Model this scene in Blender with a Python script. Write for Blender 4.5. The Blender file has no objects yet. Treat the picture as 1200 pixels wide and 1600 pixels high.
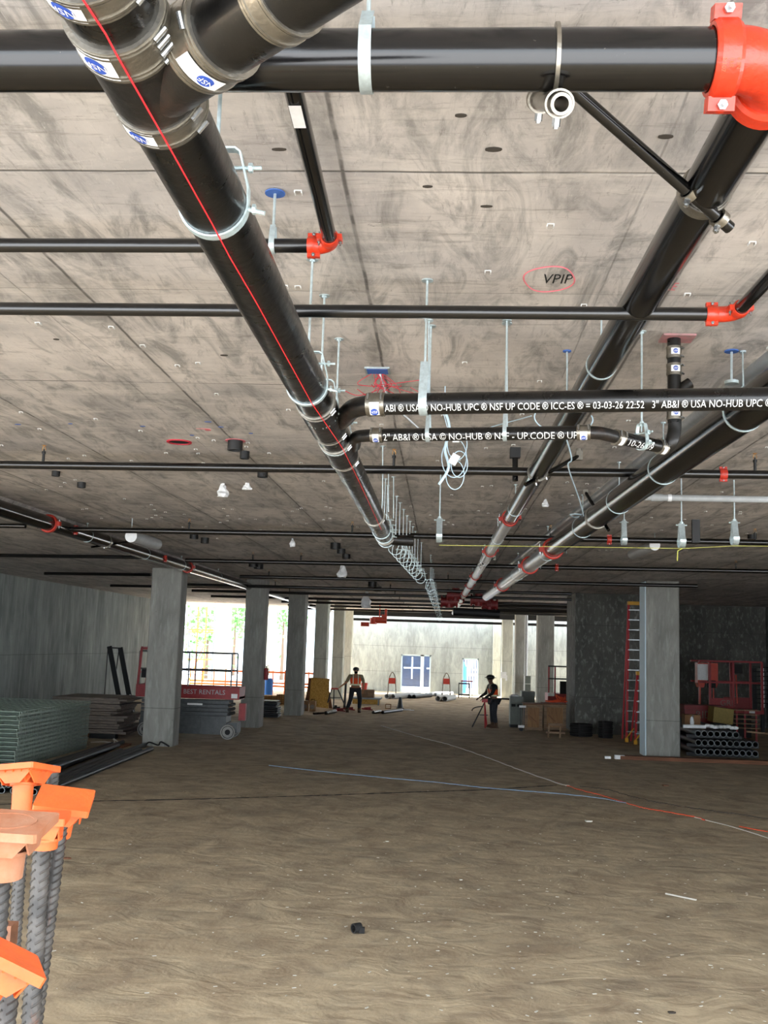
import bpy, bmesh, math, random
from mathutils import Vector as V, Matrix, Euler
random.seed(7)
S=bpy.context.scene; COL=S.collection
PI=math.pi
# ---------------------------------------------------------------- camera
F=1600.0; EYE=2.68; ZC=4.65            # focal length in px (1200 wide), eye height, ceiling height
_y=V((90,-212,-F)).normalized(); _x=V((1,-.024,(90+212*.024)/F)).normalized(); _z=_x.cross(_y)
MW=Matrix((_x,_y,_z))                  # camera axes -> world axes
CO=V((0,0,EYE))
cd=bpy.data.cameras.new('camera'); cam=bpy.data.objects.new('camera',cd); COL.objects.link(cam)
cd.sensor_fit='HORIZONTAL'; cd.sensor_width=36; cd.lens=36*F/1200; cd.clip_end=400; cd.clip_start=.05
cam.matrix_world=Matrix.Translation(CO)@MW.to_4x4()
S.camera=cam
def ray(px,py): return MW@V((px-600,800-py,-F))
def Zp(px,py,z): r=ray(px,py); return CO+r*((z-EYE)/r.z)
def Yp(px,py,y): r=ray(px,py); return CO+r*(y/r.y)
def FP(px,py): return Zp(px,py,0)
# ---------------------------------------------------------------- world, sun, exposure
w=bpy.data.worlds.new('sky'); S.world=w; w.use_nodes=True
bg=w.node_tree.nodes['Background']; bg.inputs[0].default_value=(.86,.93,1,1); bg.inputs[1].default_value=3.6
sd=bpy.data.lights.new('sun','SUN'); sd.energy=17; sd.angle=.03; sd.color=(1,.965,.92)
sun=bpy.data.objects.new('sun',sd); COL.objects.link(sun); sun.location=(0,-10,20)
sun.rotation_euler=V((-.35,.45,1.0)).to_track_quat('Z','Y').to_euler()
vs=S.view_settings; vs.view_transform='Standard'; vs.look='None'; vs.gamma=1; vs.use_curve_mapping=False; vs.exposure=1.05
# ---------------------------------------------------------------- materials
def lin(h):
    c=[int(h[i:i+2],16)/255 for i in (0,2,4)]
    return tuple(x/12.92 if x<=.04045 else ((x+.055)/1.055)**2.4 for x in c)+(1,)
def mat(name,col,rough=.5,metal=0,var=0,scale=8,bump=0,bscale=None,col2=None,coat=0,stretch=(1,1,1),emit=None):
    m=bpy.data.materials.new(name); m.use_nodes=True; nt=m.node_tree; N=nt.nodes; L=nt.links
    b=N['Principled BSDF']; b.inputs['Roughness'].default_value=rough; b.inputs['Metallic'].default_value=metal
    c=lin(col) if isinstance(col,str) else col
    b.inputs['Base Color'].default_value=c
    if coat: b.inputs['Coat Weight'].default_value=coat
    tc=N.new('ShaderNodeTexCoord'); mp=N.new('ShaderNodeMapping'); mp.inputs['Scale'].default_value=stretch
    L.new(tc.outputs['Object'],mp.inputs[0])
    if var or col2:
        n=N.new('ShaderNodeTexNoise'); n.inputs['Scale'].default_value=scale; n.inputs['Detail'].default_value=6; n.inputs['Roughness'].default_value=.65
        L.new(mp.outputs[0],n.inputs['Vector'])
        r=N.new('ShaderNodeValToRGB'); L.new(n.outputs['Fac'],r.inputs[0])
        r.color_ramp.elements[0].position=.36; r.color_ramp.elements[1].position=.64
        if col2: c2=lin(col2)
        else: c2=tuple(min(1,x*(1+var)) for x in c[:3])+(1,)
        c1=tuple(x*(1-var) for x in c[:3])+(1,) if not col2 else c
        r.color_ramp.elements[0].color=c1; r.color_ramp.elements[1].color=c2
        L.new(r.outputs[0],b.inputs['Base Color'])
    if bump:
        n=N.new('ShaderNodeTexNoise'); n.inputs['Scale'].default_value=bscale or scale*3; n.inputs['Detail'].default_value=5
        L.new(mp.outputs[0],n.inputs['Vector'])
        bp=N.new('ShaderNodeBump'); bp.inputs['Strength'].default_value=bump; bp.inputs['Distance'].default_value=.01
        L.new(n.outputs['Fac'],bp.inputs['Height']); L.new(bp.outputs[0],b.inputs['Normal'])
    return m
class NT:
    """small node-graph helper"""
    def __init__(s,name,rough=.85):
        s.m=bpy.data.materials.new(name); s.m.use_nodes=True; s.t=s.m.node_tree; s.b=s.t.nodes['Principled BSDF']; s.b.inputs['Roughness'].default_value=rough
        s.tc=s.t.nodes.new('ShaderNodeTexCoord'); s.co=s.tc.outputs['Object']
        sp=s.t.nodes.new('ShaderNodeSeparateXYZ'); s.t.links.new(s.co,sp.inputs[0]); s.x,s.y,s.z=sp.outputs
    def put(s,sock,v):
        if isinstance(v,bpy.types.NodeSocket): s.t.links.new(v,sock)
        else: sock.default_value=v
    def op(s,o,a,b=0.0,c=0.0,clamp=False):
        n=s.t.nodes.new('ShaderNodeMath'); n.operation=o; n.use_clamp=clamp
        s.put(n.inputs[0],a); s.put(n.inputs[1],b); s.put(n.inputs[2],c); return n.outputs[0]
    def noise(s,scale,stretch=(1,1,1),detail=6,rough=.6,dist=0,off=(0,0,0)):
        mp=s.t.nodes.new('ShaderNodeMapping'); mp.inputs['Scale'].default_value=stretch; mp.inputs['Location'].default_value=off; s.t.links.new(s.co,mp.inputs[0])
        n=s.t.nodes.new('ShaderNodeTexNoise'); n.inputs['Scale'].default_value=scale; n.inputs['Detail'].default_value=detail
        n.inputs['Roughness'].default_value=rough; n.inputs['Distortion'].default_value=dist
        s.t.links.new(mp.outputs[0],n.inputs['Vector']); return n.outputs['Fac']
    def vor(s,scale,stretch=(1,1,1)):
        mp=s.t.nodes.new('ShaderNodeMapping'); mp.inputs['Scale'].default_value=stretch; s.t.links.new(s.co,mp.inputs[0])
        n=s.t.nodes.new('ShaderNodeTexVoronoi'); n.inputs['Scale'].default_value=scale; s.t.links.new(mp.outputs[0],n.inputs['Vector']); return n.outputs['Distance'],n.outputs['Color']
    def step(s,v,a,b):
        n=s.t.nodes.new('ShaderNodeMapRange'); n.inputs['From Min'].default_value=a; n.inputs['From Max'].default_value=b; n.clamp=True
        s.put(n.inputs['Value'],v); return n.outputs[0]
    def mix(s,f,a,b,mode='MIX'):
        n=s.t.nodes.new('ShaderNodeMix'); n.data_type='RGBA'; n.blend_type=mode
        s.put(n.inputs[0],f); s.put(n.inputs[6],lin(a) if isinstance(a,str) else a); s.put(n.inputs[7],lin(b) if isinstance(b,str) else b); return n.outputs[2]
    def cell(s,a,b):      # white noise per panel
        c=s.t.nodes.new('ShaderNodeCombineXYZ'); s.put(c.inputs[0],a); s.put(c.inputs[1],b)
        n=s.t.nodes.new('ShaderNodeTexWhiteNoise'); n.noise_dimensions='2D'; s.t.links.new(c.outputs[0],n.inputs['Vector']); return n.outputs['Value']
    def seam(s,v,x0,p,w,wob=0.0):   # 1 on lines v=x0+k*p of half width w
        u=s.op('DIVIDE',s.op('SUBTRACT',s.op('ADD',v,wob),x0),p); f=s.op('ABSOLUTE',s.op('SUBTRACT',s.op('FRACT',s.op('ADD',u,.5)),.5))
        return s.step(f,w/p*1.6,w/p*.6)
    def done(s,col,bump=None,strength=.4,dist=.01):
        s.put(s.b.inputs['Base Color'],col)
        if bump is not None:
            n=s.t.nodes.new('ShaderNodeBump'); n.inputs['Strength'].default_value=strength; n.inputs['Distance'].default_value=dist
            s.put(n.inputs['Height'],bump); s.t.links.new(n.outputs[0],s.b.inputs['Normal'])
        return s.m
def ceiling_mat():
    g=NT('board_marked_concrete',.8)
    base=g.mix(g.step(g.noise(1.1,(1,.6,1),8,.62),.36,.62),'b0acaa','dcd5cf')
    base=g.mix(g.op('MULTIPLY',g.step(g.noise(3.2,(1.4,.35,1),9,.7,1.2,(5,2,0)),.47,.62),.75),base,'7d7d7b')      # grey slurry smears
    base=g.mix(g.op('MULTIPLY',g.step(g.noise(2.1,(.5,1.6,1),6,.7,.6,(1,9,0)),.5,.7),.6),base,'e6e0d8')
    base=g.mix(g.op('MULTIPLY',g.step(g.noise(9,(.25,1.4,1),8,.75,.8,(3,3,0)),.57,.68),.5),base,'6f6c68')
    base=g.mix(g.op('MULTIPLY',g.step(g.noise(20,(1.6,.22,1),8,.85,.5),.56,.68),.6),base,'5b5754')
    base=g.mix(g.op('MULTIPLY',g.step(g.noise(7,(.22,1.8,1),8,.8,.4,(9,9,0)),.56,.66),.5),base,'77726d')
    base=g.mix(g.op('MULTIPLY',g.step(g.noise(14,(1.8,.5,1),8,.8,1.5,(2,9,0)),.58,.68),.45),base,'ebe6df')               # scuffs
    base=g.mix(g.op('MULTIPLY',g.step(g.noise(5,(.5,1.6,1),9,.8,2.5,(7,1,0)),.645,.68),.75),base,'3c3a38')      # torn skin
    px=g.op('FLOOR',g.op('DIVIDE',g.op('SUBTRACT',g.x,-.46),1.65)); py=g.op('FLOOR',g.op('DIVIDE',g.op('SUBTRACT',g.y,4.07),3.57))
    c=g.cell(px,py)
    base=g.mix(g.op('MULTIPLY',c,.30),base,g.mix(.5,base,'8f7f70'),'MIX')
    base=g.mix(.22,base,g.mix(c,'8a8580','ffffff'),'MULTIPLY')
    wob=g.op('MULTIPLY',g.noise(1.3,detail=3),.03)
    s1=g.seam(g.x,-.445,1.65,.008,wob); s2=g.seam(g.y,4.08,3.57,.007,wob); s3=g.seam(g.y,5.55,3.57,.004,wob); s4=g.seam(g.x,.84,3.3,.004,wob)
    br=g.step(g.noise(2.2,detail=4,off=(4,4,0)),.38,.5)
    s=g.op('MAXIMUM',g.op('MULTIPLY',g.op('MAXIMUM',s1,s2),g.op('MAXIMUM',br,.55)),g.op('MULTIPLY',g.op('MAXIMUM',s3,s4),g.op('MULTIPLY',br,.5)))
    halo=g.op('MULTIPLY',g.seam(g.x,-.445,1.65,.05,g.op('MULTIPLY',g.noise(6,detail=6),.08)),.35)
    base=g.mix(halo,base,'7b7874'); base=g.mix(g.op('MULTIPLY',s,.8),base,'403d3a')
    d,_=g.vor(.9); 
    h=g.op('SUBTRACT',g.op('MULTIPLY',g.noise(4,detail=8),.6),g.op('MULTIPLY',s,1.0))
    return g.done(base,h,.35,.02)
def floor_mat():
    g=NT('dusty_concrete_floor',.9)
    base=g.mix(g.step(g.noise(1.7,(1,.9,1),7,.6,.8),.35,.65),'a5937a','cbba9c')
    base=g.mix(g.op('MULTIPLY',g.step(g.noise(1.7,(.8,1,1),5,.55,1.2,(2,2,0)),.46,.70),.45),base,'7d7466')   # long trowel bands across
    base=g.mix(g.op('MULTIPLY',g.step(g.noise(3.6,(1,1,1),8,.7,1.5,(8,2,0)),.55,.72),.4),base,'b5a992')
    base=g.mix(g.op('MULTIPLY',g.step(g.noise(12,(1,1,1),6,.7),.56,.7),.3),base,'665d50')
    d,c=g.vor(9); sp=g.step(d,.055,.03); base=g.mix(g.op('MULTIPLY',sp,g.step(g.noise(.9,off=(1,5,0)),.5,.6)),base,'d8ccae')
    d2,c=g.vor(3.3); base=g.mix(g.op('MULTIPLY',g.step(d2,.03,.015),.8),base,'cfc6b2')
    h=g.op('ADD',g.op('MULTIPLY',g.noise(2.4,(.8,1,1),4,.5,1.2),1.3),g.op('ADD',g.op('MULTIPLY',g.noise(22,detail=5),.2),g.op('MULTIPLY',sp,.3)))
    return g.done(base,h,.75,.035)
def wall_mat(name,a,b,line=None,vs=.15,joint=(0,3.0),holes=True):
    g=NT(name,.85)
    base=g.mix(g.step(g.noise(1.6,(1,1,.3),8,.6,.5),.34,.66),a,b)
    base=g.mix(g.op('MULTIPLY',g.step(g.noise(5,(1,1,vs),8,.7,.7,(3,1,2)),.45,.7),.4),base,'5c5f5c')
    base=g.mix(g.op('MULTIPLY',g.step(g.noise(9,(1,1,vs*.7),6,.6,.4,(6,1,2)),.52,.7),.35),base,'c3c7c2')
    s=g.seam(g.z,line if line else 2.1,joint[1],.006,g.op('MULTIPLY',g.noise(2,detail=2),.02))
    base=g.mix(g.op('MULTIPLY',s,.7),base,'3b3c3a')
    if holes:
        d,c=g.vor(6); s2=g.op('MULTIPLY',g.step(d,.09,.05),g.step(g.noise(2.7,off=(3,7,1)),.55,.6)); base=g.mix(g.op('MULTIPLY',s2,.7),base,'4c4a46')
    return g.done(base,g.op('SUBTRACT',g.noise(7,detail=6),s),.25,.01)
def wood_mat(name,a,b,stretch=(1,9,9),scale=2):
    g=NT(name,.75); base=g.mix(g.step(g.noise(scale,stretch,7,.6,1.5),.35,.65),a,b); return g.done(base,g.noise(scale*3,stretch,6),.3,.005)
def rusty(name,a,b,c,metal=.6,rough=.5):
    g=NT(name,rough); g.b.inputs['Metallic'].default_value=metal
    base=g.mix(g.step(g.noise(18,detail=7),.4,.6),a,b); base=g.mix(g.op('MULTIPLY',g.step(g.noise(9,(1,1,.25),7,.7,.5,(2,2,2)),.53,.66),.8),base,c)
    return g.done(base,g.noise(60,detail=4),.3,.003)
def pipe_mat(name,a,rough,dust,stain=.5,bump=.05,coat=.3,stretch=(2,2,2),rv=.2,ior=1.5):
    g=NT(name,rough); g.b.inputs['IOR'].default_value=ior; g.b.inputs['Coat Weight'].default_value=coat; g.b.inputs['Coat Roughness'].default_value=.12
    base=g.mix(g.op('MULTIPLY',g.step(g.noise(3,stretch,8,.7,1,(1,1,1)),.52,.72),stain),a,dust)
    base=g.mix(g.op('MULTIPLY',g.step(g.noise(40,(1,1,1),5,.8),.68,.74),.5),base,'9a948a')
    r=g.op('ADD',rough,g.op('MULTIPLY',g.step(g.noise(4,stretch,6,.7,1,(6,1,1)),.4,.75),rv)); g.put(g.b.inputs['Roughness'],r)
    return g.done(base,g.noise(14,detail=6),bump,.01)
M={}
M['ceil']=ceiling_mat(); M['floor']=floor_mat()
M['wall_l']=wall_mat('streaked_wall_concrete','6f7674','969d99',line=2.05,vs=.12,joint=(0,9))
M['wall_d']=wall_mat('dark_wall_concrete','4f504c','696963',line=1.2,vs=.7,joint=(0,2.4))
M['wall_f']=wall_mat('far_wall_concrete','8d9493','a9b0ae',line=1.2,vs=.3,joint=(0,1.5))
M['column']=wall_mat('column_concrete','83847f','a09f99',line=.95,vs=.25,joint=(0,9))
M['castiron']=pipe_mat('painted_cast_iron','050505',.27,'14110e',.7,.2,.2,ior=1.45)
M['steel_black']=pipe_mat('black_steel_pipe','040405',.16,'1a1613',.5,.012,.12,rv=.05,ior=1.5)
M['fitting']=pipe_mat('cast_fitting','0a0908',.4,'35241a',.8,.4,.15)
M['sprink']=mat('black_sprinkler_pipe','070708',.28,0,.3,6,coat=.4)
M['orange']=mat('orange_painted_iron','bf3012',.38,0,.12,30,.25,60,coat=.3)
M['redc']=mat('red_painted_iron','b23022',.42,0,.2,30,.2,60)
M['galv']=mat('galvanised_steel','bccacd',.36,.6,.12,40,.1)
M['zinc']=mat('zinc_plate','c3d4d6',.35,.5,.15,50)
M['stainless']=mat('stainless_band','8f8a80',.32,.9,.12,30,.15,90)
M['chrome']=mat('bolt_steel','9c9e9e',.25,.9)
M['silver']=pipe_mat('wrapped_steel_pipe','8c9092',.3,'5e6062',.4,.05,.3)
M['white']=mat('white_paper','e8e9ea',.6,0,.05,20)
M['blue']=mat('label_blue','2f4fa8',.5)
M['paint']=mat('stencil_white','d9dcda',.7)
M['string']=mat('red_string','ff2a34',.6); M['ystring']=mat('yellow_string','c9c862',.7)
M['grey_pvc']=mat('grey_conduit','a5a9ab',.45,0,.08,10)
M['plastic_black']=mat('black_plastic','171819',.5)
M['cap']=mat('orange_cap_plastic','c4521c',.55,0,.12,20,.12,80); M['cap_dusty']=mat('dusty_orange_cap_plastic','96694f',.85,0,.1,18,.25,40,col2='8f5636')
M['rebar']=rusty('rusty_rebar','2e2c2a','4a4642','7a4526',.1,.6)
M['lift_red']=mat('lift_red_paint','8f2026',.5,0,.15,10); M['lift_grey']=mat('lift_grey_paint','4c5052',.5,.2,.2,8); M['rail']=mat('lift_rail_grey','6b7073',.4,.5)
M['rubber']=mat('rubber','1b1b1c',.8); M['tyre']=mat('solid_tyre','8f8f8c',.8,0,.15,10)
M['wood']=wood_mat('rough_lumber','6b5644','9a8064'); M['crate']=wood_mat('crate_plywood','7c5a3c','9d7850',(3,3,.6)); M['plank']=wood_mat('stained_plank','5d3b27','7e5238',(.6,6,6))
M['osb']=mat('osb_sheet','a9792f',.85,0,0,26,.4,40,col2='e0b765'); M['board']=wood_mat('weathered_board','5f5750','8a8075',(1,4,9))
M['mesh']=mat('green_grey_wire','8b9a8e',.5,.4,.2,14); M['sheet']=mat('green_grey_sheet','7b8b80',.5,.35,.2,6,.1)
M['frame']=mat('black_frame','1c2023',.5,.2); M['skin']=mat('skin','a5714f',.6); M['skin2']=mat('skin_dark','5b3a2a',.6)
M['vest']=mat('hi_vis_orange','ff5a1e',.7,0,.08,20); M['reflect']=mat('reflective_tape','e6e8c8',.4); M['jeans']=mat('dark_trousers','20252d',.85,0,.2,30)
M['shirt']=mat('tan_shirt','8d8468',.85,0,.15,30); M['hood']=mat('black_hoodie','17181b',.9); M['boot']=mat('work_boot','4a3524',.8); M['hat']=mat('hard_hat_dark','1d1e22',.4)
M['bucket']=mat('bucket_orange','e8452b',.5); M['yellow']=mat('ladder_yellow','d9a325',.5); M['ladder']=mat('ladder_red_fibreglass','b3232b',.45); M['alum']=mat('aluminium','a8adb0',.35,.85)
M['cab']=mat('grey_cabinet','5f6660',.55,.1,.1,6); M['card']=mat('cardboard','8f6a49',.85,0,.15,8); M['job']=mat('red_job_box','7e1f22',.5)
M['plasticw']=mat('white_plastic_sheet','e3e6e8',.35,0,.06,10); M['pipedark']=mat('dark_coated_pipe','222b33',.35,.2); M['rim']=mat('pale_pipe_rim','8d9698',.5)
M['asphalt']=mat('outside_pale_paving','b3b4b6',.9,0,.08,1); M['facade']=mat('pale_facade','dfe6ea',.8,0,.05,1); M['glassdark']=mat('navy_window_glass','16233a',.12,0,.3,1)
M['dpink']=mat('dusty_pink_plate','8f7472',.8,0,.15,9,col2='c07c82'); M['staple']=mat('staple_white','d5d5d2',.6); M['olive']=mat('dull_yellow_plastic','8f7c3c',.6,0,.15,12); M['bluep']=mat('blue_tarp','2f74c9',.6); M['net']=mat('orange_net','ff7a32',.7); M['leaf']=mat('leaf_green','5f9a4c',.7,0,.35,5); M['bark']=mat('bark','6a5848',.9)
M['wire']=mat('pale_blue_wire','bcd6e6',.5); M['redwire']=mat('red_wire','b52a3a',.5); M['pinkspray']=mat('pink_spray_paint','cf7078',.8); M['inkblue']=mat('blue_insert','3c62a8',.6)
M['holered']=mat('red_hole_liner','b8283a',.6); M['cordo']=mat('orange_cord','d9532f',.6); M['cordw']=mat('pale_cord','c9c6bc',.6); M['cordb']=mat('blue_hose','8aa6c4',.6)
M['brass']=mat('brass','c8924a',.35,.8); M['beam']=mat('dark_steel_beam','1a1b1c',.6,.2); M['crack']=mat('joint_filler_dark','3f3932',.95); M['dark']=mat('dark_recess','0b0b0b',.9)
M['ice']=mat('ice_blue_scaffold_cloth','cfe3ee',.7); M['pale_lit_col']=wall_mat('pale_daylit_concrete','c0c3b6','d2d4c8',line=2.05,vs=.25,joint=(0,9))  # paler copy of the column concrete, daylight on the far columns put into colour
# ---------------------------------------------------------------- mesh building
def frame(d):
    d=d.normalized(); a=V((0,0,1)) if abs(d.z)<.9 else V((1,0,0)); u=a.cross(d).normalized(); return u,d.cross(u).normalized(),d
class MB:
    def __init__(s): s.b=bmesh.new()
    def _q(s,vs):
        try: s.b.faces.new(vs)
        except ValueError: pass
    def box(s,c,sz,R=None):
        c=V(c); vs=[]
        for z in (-1,1):
            for y in (-1,1):
                for x in (-1,1):
                    p=V((x*sz[0]/2,y*sz[1]/2,z*sz[2]/2)); p=R@p if R else p; vs.append(s.b.verts.new(c+p))
        for f in ((0,2,3,1),(4,5,7,6),(0,1,5,4),(2,6,7,3),(0,4,6,2),(1,3,7,5)): s._q([vs[i] for i in f])
        return s
    def bb(s,x0,x1,y0,y1,z0,z1): return s.box(((x0+x1)/2,(y0+y1)/2,(z0+z1)/2),(x1-x0,y1-y0,z1-z0))
    def bar(s,p0,p1,w,h,up=None):
        p0=V(p0);p1=V(p1);d=(p1-p0); u,v,dd=frame(d)
        if up is not None: u=V(up).cross(dd).normalized(); v=dd.cross(u)
        return s.box((p0+p1)/2,(w,h,d.length),Matrix((u,v,dd)).transposed())
    def cyl(s,p0,p1,r,n=16,r2=None,caps=True,ri=None):
        p0=V(p0);p1=V(p1);u,v,d=frame(p1-p0); r2=r if r2 is None else r2
        def ring(p,rr): return [s.b.verts.new(p+(u*math.cos(2*PI*i/n)+v*math.sin(2*PI*i/n))*rr) for i in range(n)]
        A=ring(p0,r);B=ring(p1,r2)
        for i in range(n): s._q([A[i],A[(i+1)%n],B[(i+1)%n],B[i]])
        if ri:
            C=ring(p0,ri);D=ring(p1,ri)
            for i in range(n):
                j=(i+1)%n; s._q([C[j],C[i],D[i],D[j]]); s._q([A[j],A[i],C[i],C[j]]); s._q([B[i],B[j],D[j],D[i]])
        elif caps: s._q(A[::-1]); s._q(B)
        return s
    def path(s,pts,r,n=8,closed=False,caps=True,radii=None):
        pts=[V(p) for p in pts]; k=len(pts); rings=[]; u=None
        for i,p in enumerate(pts):
            if closed: d=pts[(i+1)%k]-pts[i-1]
            else: d=pts[min(i+1,k-1)]-pts[max(i-1,0)]
            d.normalize()
            if u is None: u=frame(d)[0]
            u=(u-d*u.dot(d)); u=u.normalized() if u.length>1e-6 else frame(d)[0]
            v=d.cross(u); rr=radii[i] if radii else r
            rings.append([s.b.verts.new(p+(u*math.cos(2*PI*a/n)+v*math.sin(2*PI*a/n))*rr) for a in range(n)])
        for i in range(k if closed else k-1):
            A=rings[i];B=rings[(i+1)%k]
            for a in range(n): s._q([A[a],A[(a+1)%n],B[(a+1)%n],B[a]])
        if not closed and caps: s._q(rings[0][::-1]); s._q(rings[-1])
        return s
    def strap(s,pts,wd,w,t):          # flat band: centreline pts, width along wd
        pts=[V(p) for p in pts]; wd=V(wd).normalized(); k=len(pts); R=[]
        for i,p in enumerate(pts):
            d=(pts[min(i+1,k-1)]-pts[max(i-1,0)]).normalized(); nn=wd.cross(d).normalized()
            R.append([s.b.verts.new(p+wd*a*w/2+nn*b*t/2) for a,b in ((-1,-1),(1,-1),(1,1),(-1,1))])
        for i in range(k-1):
            for a in range(4): s._q([R[i][a],R[i][(a+1)%4],R[i+1][(a+1)%4],R[i+1][a]])
        s._q(R[0][::-1]); s._q(R[-1]); return s
    def ball(s,c,r,sc=(1,1,1),n=12,R=None):
        m=Matrix.Translation(V(c))@(R.to_4x4() if R else Matrix())@Matrix.Diagonal((sc[0],sc[1],sc[2],1))
        bmesh.ops.create_uvsphere(s.b,u_segments=n,v_segments=max(6,n*2//3),radius=r,matrix=m); return s
    def prism(s,poly,vec):
        vec=V(vec); A=[s.b.verts.new(V(p)) for p in poly];B=[s.b.verts.new(V(p)+vec) for p in poly];k=len(A)
        s._q(A[::-1]); s._q(B)
        for i in range(k): s._q([A[i],A[(i+1)%k],B[(i+1)%k],B[i]])
        return s
    def mesh(s,name,off=V((0,0,0)),smooth=True):
        bmesh.ops.recalc_face_normals(s.b,faces=s.b.faces)
        for v in s.b.verts: v.co-=off
        me=bpy.data.meshes.new(name); s.b.to_mesh(me); s.b.free()
        if smooth:
            for p in me.polygons: p.use_smooth=True
            me.set_sharp_from_angle(angle=math.radians(38))
        return me
def props(o,label,cat,group=None,kind=None):
    if label: o['label']=label
    if cat: o['category']=cat
    if group: o['group']=group
    if kind: o['kind']=kind
class T:
    """a thing: Empty at its base, parts under it. World-coordinate parts by default; local=True for parts drawn round the origin"""
    def __init__(s,name,label,cat,loc=(0,0,0),rz=0,group=None,local=False):
        o=bpy.data.objects.new(name,None); COL.objects.link(o); o.empty_display_size=.1; o.location=V(loc); o.rotation_euler=(0,0,rz)
        s.o=o; s.off=V((0,0,0)) if local else V(loc); props(o,label,cat,group)
    def part(s,name,mb,m,parent=None,label=None,smooth=True,kind=None):
        me=mb.mesh(name,s.off,smooth) if isinstance(mb,MB) else mb
        o=bpy.data.objects.new(name,me); COL.objects.link(o); me.materials.clear(); me.materials.append(M[m] if isinstance(m,str) else m)
        o.parent=parent or s.o
        if label: o['label']=label
        if kind: o['kind']=kind
        return o
def one(name,mb,m,label,cat,base=(0,0,0),group=None,kind=None,smooth=True):
    base=V(base); me=mb.mesh(name,base,smooth); o=bpy.data.objects.new(name,me); COL.objects.link(o); o.location=base
    me.materials.append(M[m] if isinstance(m,str) else m); props(o,label,cat,group,kind); return o
def struct(name,mb,m,kids=()):
    me=mb.mesh(name,smooth=False); o=bpy.data.objects.new(name,me); COL.objects.link(o); me.materials.append(M[m]); o['kind']='structure'; return o
def dup(root,loc,rz=None,label=None,group=None,par=None):
    c=root.copy(); COL.objects.link(c)
    if par is None:
        c.location=V(loc)
        if rz is not None: c.rotation_euler=(0,0,rz)
        if label: c['label']=label
        if group: c['group']=group
    else: c.parent=par
    for ch in list(root.children): dup(ch,None,par=c)
    return c
ORD=['nearest','second','third','fourth','fifth','sixth','seventh','eighth','ninth','tenth','eleventh','twelfth','thirteenth','fourteenth','fifteenth','sixteenth','seventeenth','eighteenth','nineteenth','twentieth']
def text_verts(st,size):
    cu=bpy.data.curves.new('t','FONT'); cu.body=st; cu.size=size; cu.align_x='LEFT'; cu.align_y='CENTER'; cu.offset=0; cu.resolution_u=2
    o=bpy.data.objects.new('t',cu); COL.objects.link(o); bpy.context.view_layer.update()
    me=bpy.data.meshes.new_from_object(o.evaluated_get(bpy.context.evaluated_depsgraph_get()))
    bm=bmesh.new(); bm.from_mesh(me)
    for k in range(-6,7): bmesh.ops.bisect_plane(bm,geom=bm.verts[:]+bm.edges[:]+bm.faces[:],plane_co=(0,k*size*.11,0),plane_no=(0,1,0))
    bm.verts.index_update(); vs=[v.co.copy() for v in bm.verts]; fs=[tuple(v.index for v in f.verts) for f in bm.faces]; bm.free()
    bpy.data.objects.remove(o); bpy.data.curves.remove(cu); bpy.data.meshes.remove(me); return vs,fs
def text_on(mb,st,size,fn):
    vs,fs=text_verts(st,size); B=[mb.b.verts.new(fn(v.x,v.y)) for v in vs]
    for f in fs: mb._q([B[i] for i in f])
    return max([v.x for v in vs] or [0])
def cylmap(p0,d,ref,r,flip=1):      # text running along axis d, centred on the side 'ref'
    d=V(d).normalized(); n=(V(ref)-d*V(ref).dot(d)).normalized(); t=n.cross(d)*flip; d=d*flip
    return lambda x,y: V(p0)+d*x+n*math.cos(y/r)*r+t*math.sin(y/r)*r
def planemap(o,u,v): o=V(o);u=V(u);v=V(v); return lambda x,y:o+u*x+v*y
# ================================================================ the setting
struct('floor',MB().bb(-30,24,-1.2,62.6,-.4,0),'floor')
one_ground=struct('ground',MB().bb(-120,120,-80,140,-.6,-.42),'asphalt')
struct('paving',MB().bb(-60,-13.6,30,100,-.42,-.06),'asphalt')
struct('ceiling',MB().bb(-14.5,24,0,60.2,ZC,ZC+.35),'ceil')
struct('wall_left',MB().bb(-13.7,-13.3,8,49,0,ZC),'wall_l')
struct('wall_back_right',MB().bb(7.4,13.0,41,41.4,0,ZC),'wall_d')
struct('wall_right',MB().bb(12.6,13.0,9,40.98,0,ZC),'wall_d')
struct('wall_middle',MB().bb(4.48,7.4,35.0,37.4,0,ZC),'wall_d')
# step-down of the slab over the left column row
mb=MB(); mb.prism([(-13.3,5,ZC+.01),(-6.4,5,ZC+.01),(-6.5,5,ZC-.17),(-13.3,5,ZC-.17)],(0,44,0)); struct('ceiling_drop',mb,'ceil')
# far wall with two openings
def wall_with_holes(name,y0,y1,x0,x1,holes,m):
    mb=MB(); xs=x0
    for hx0,hx1,hz0,hz1 in holes:
        mb.bb(xs,hx0,y0,y1,0,ZC); mb.bb(hx0,hx1,y0,y1,hz1,ZC)
        if hz0>0: mb.bb(hx0,hx1,y0,y1,0,hz0)
        xs=hx1
    mb.bb(xs,x1,y0,y1,0,ZC); return struct(name,mb,m)
FY=61.8
def fx(px): return Yp(px,1050,FY).x
def fz(py,px=686): return Yp(px,py,FY).z
wall_with_holes('wall_far',FY,FY+.35,fx(547),fx(890),[(fx(626),fx(673),0,fz(1024)),(fx(722),fx(748),0,fz(1027))],'wall_f')
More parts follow.
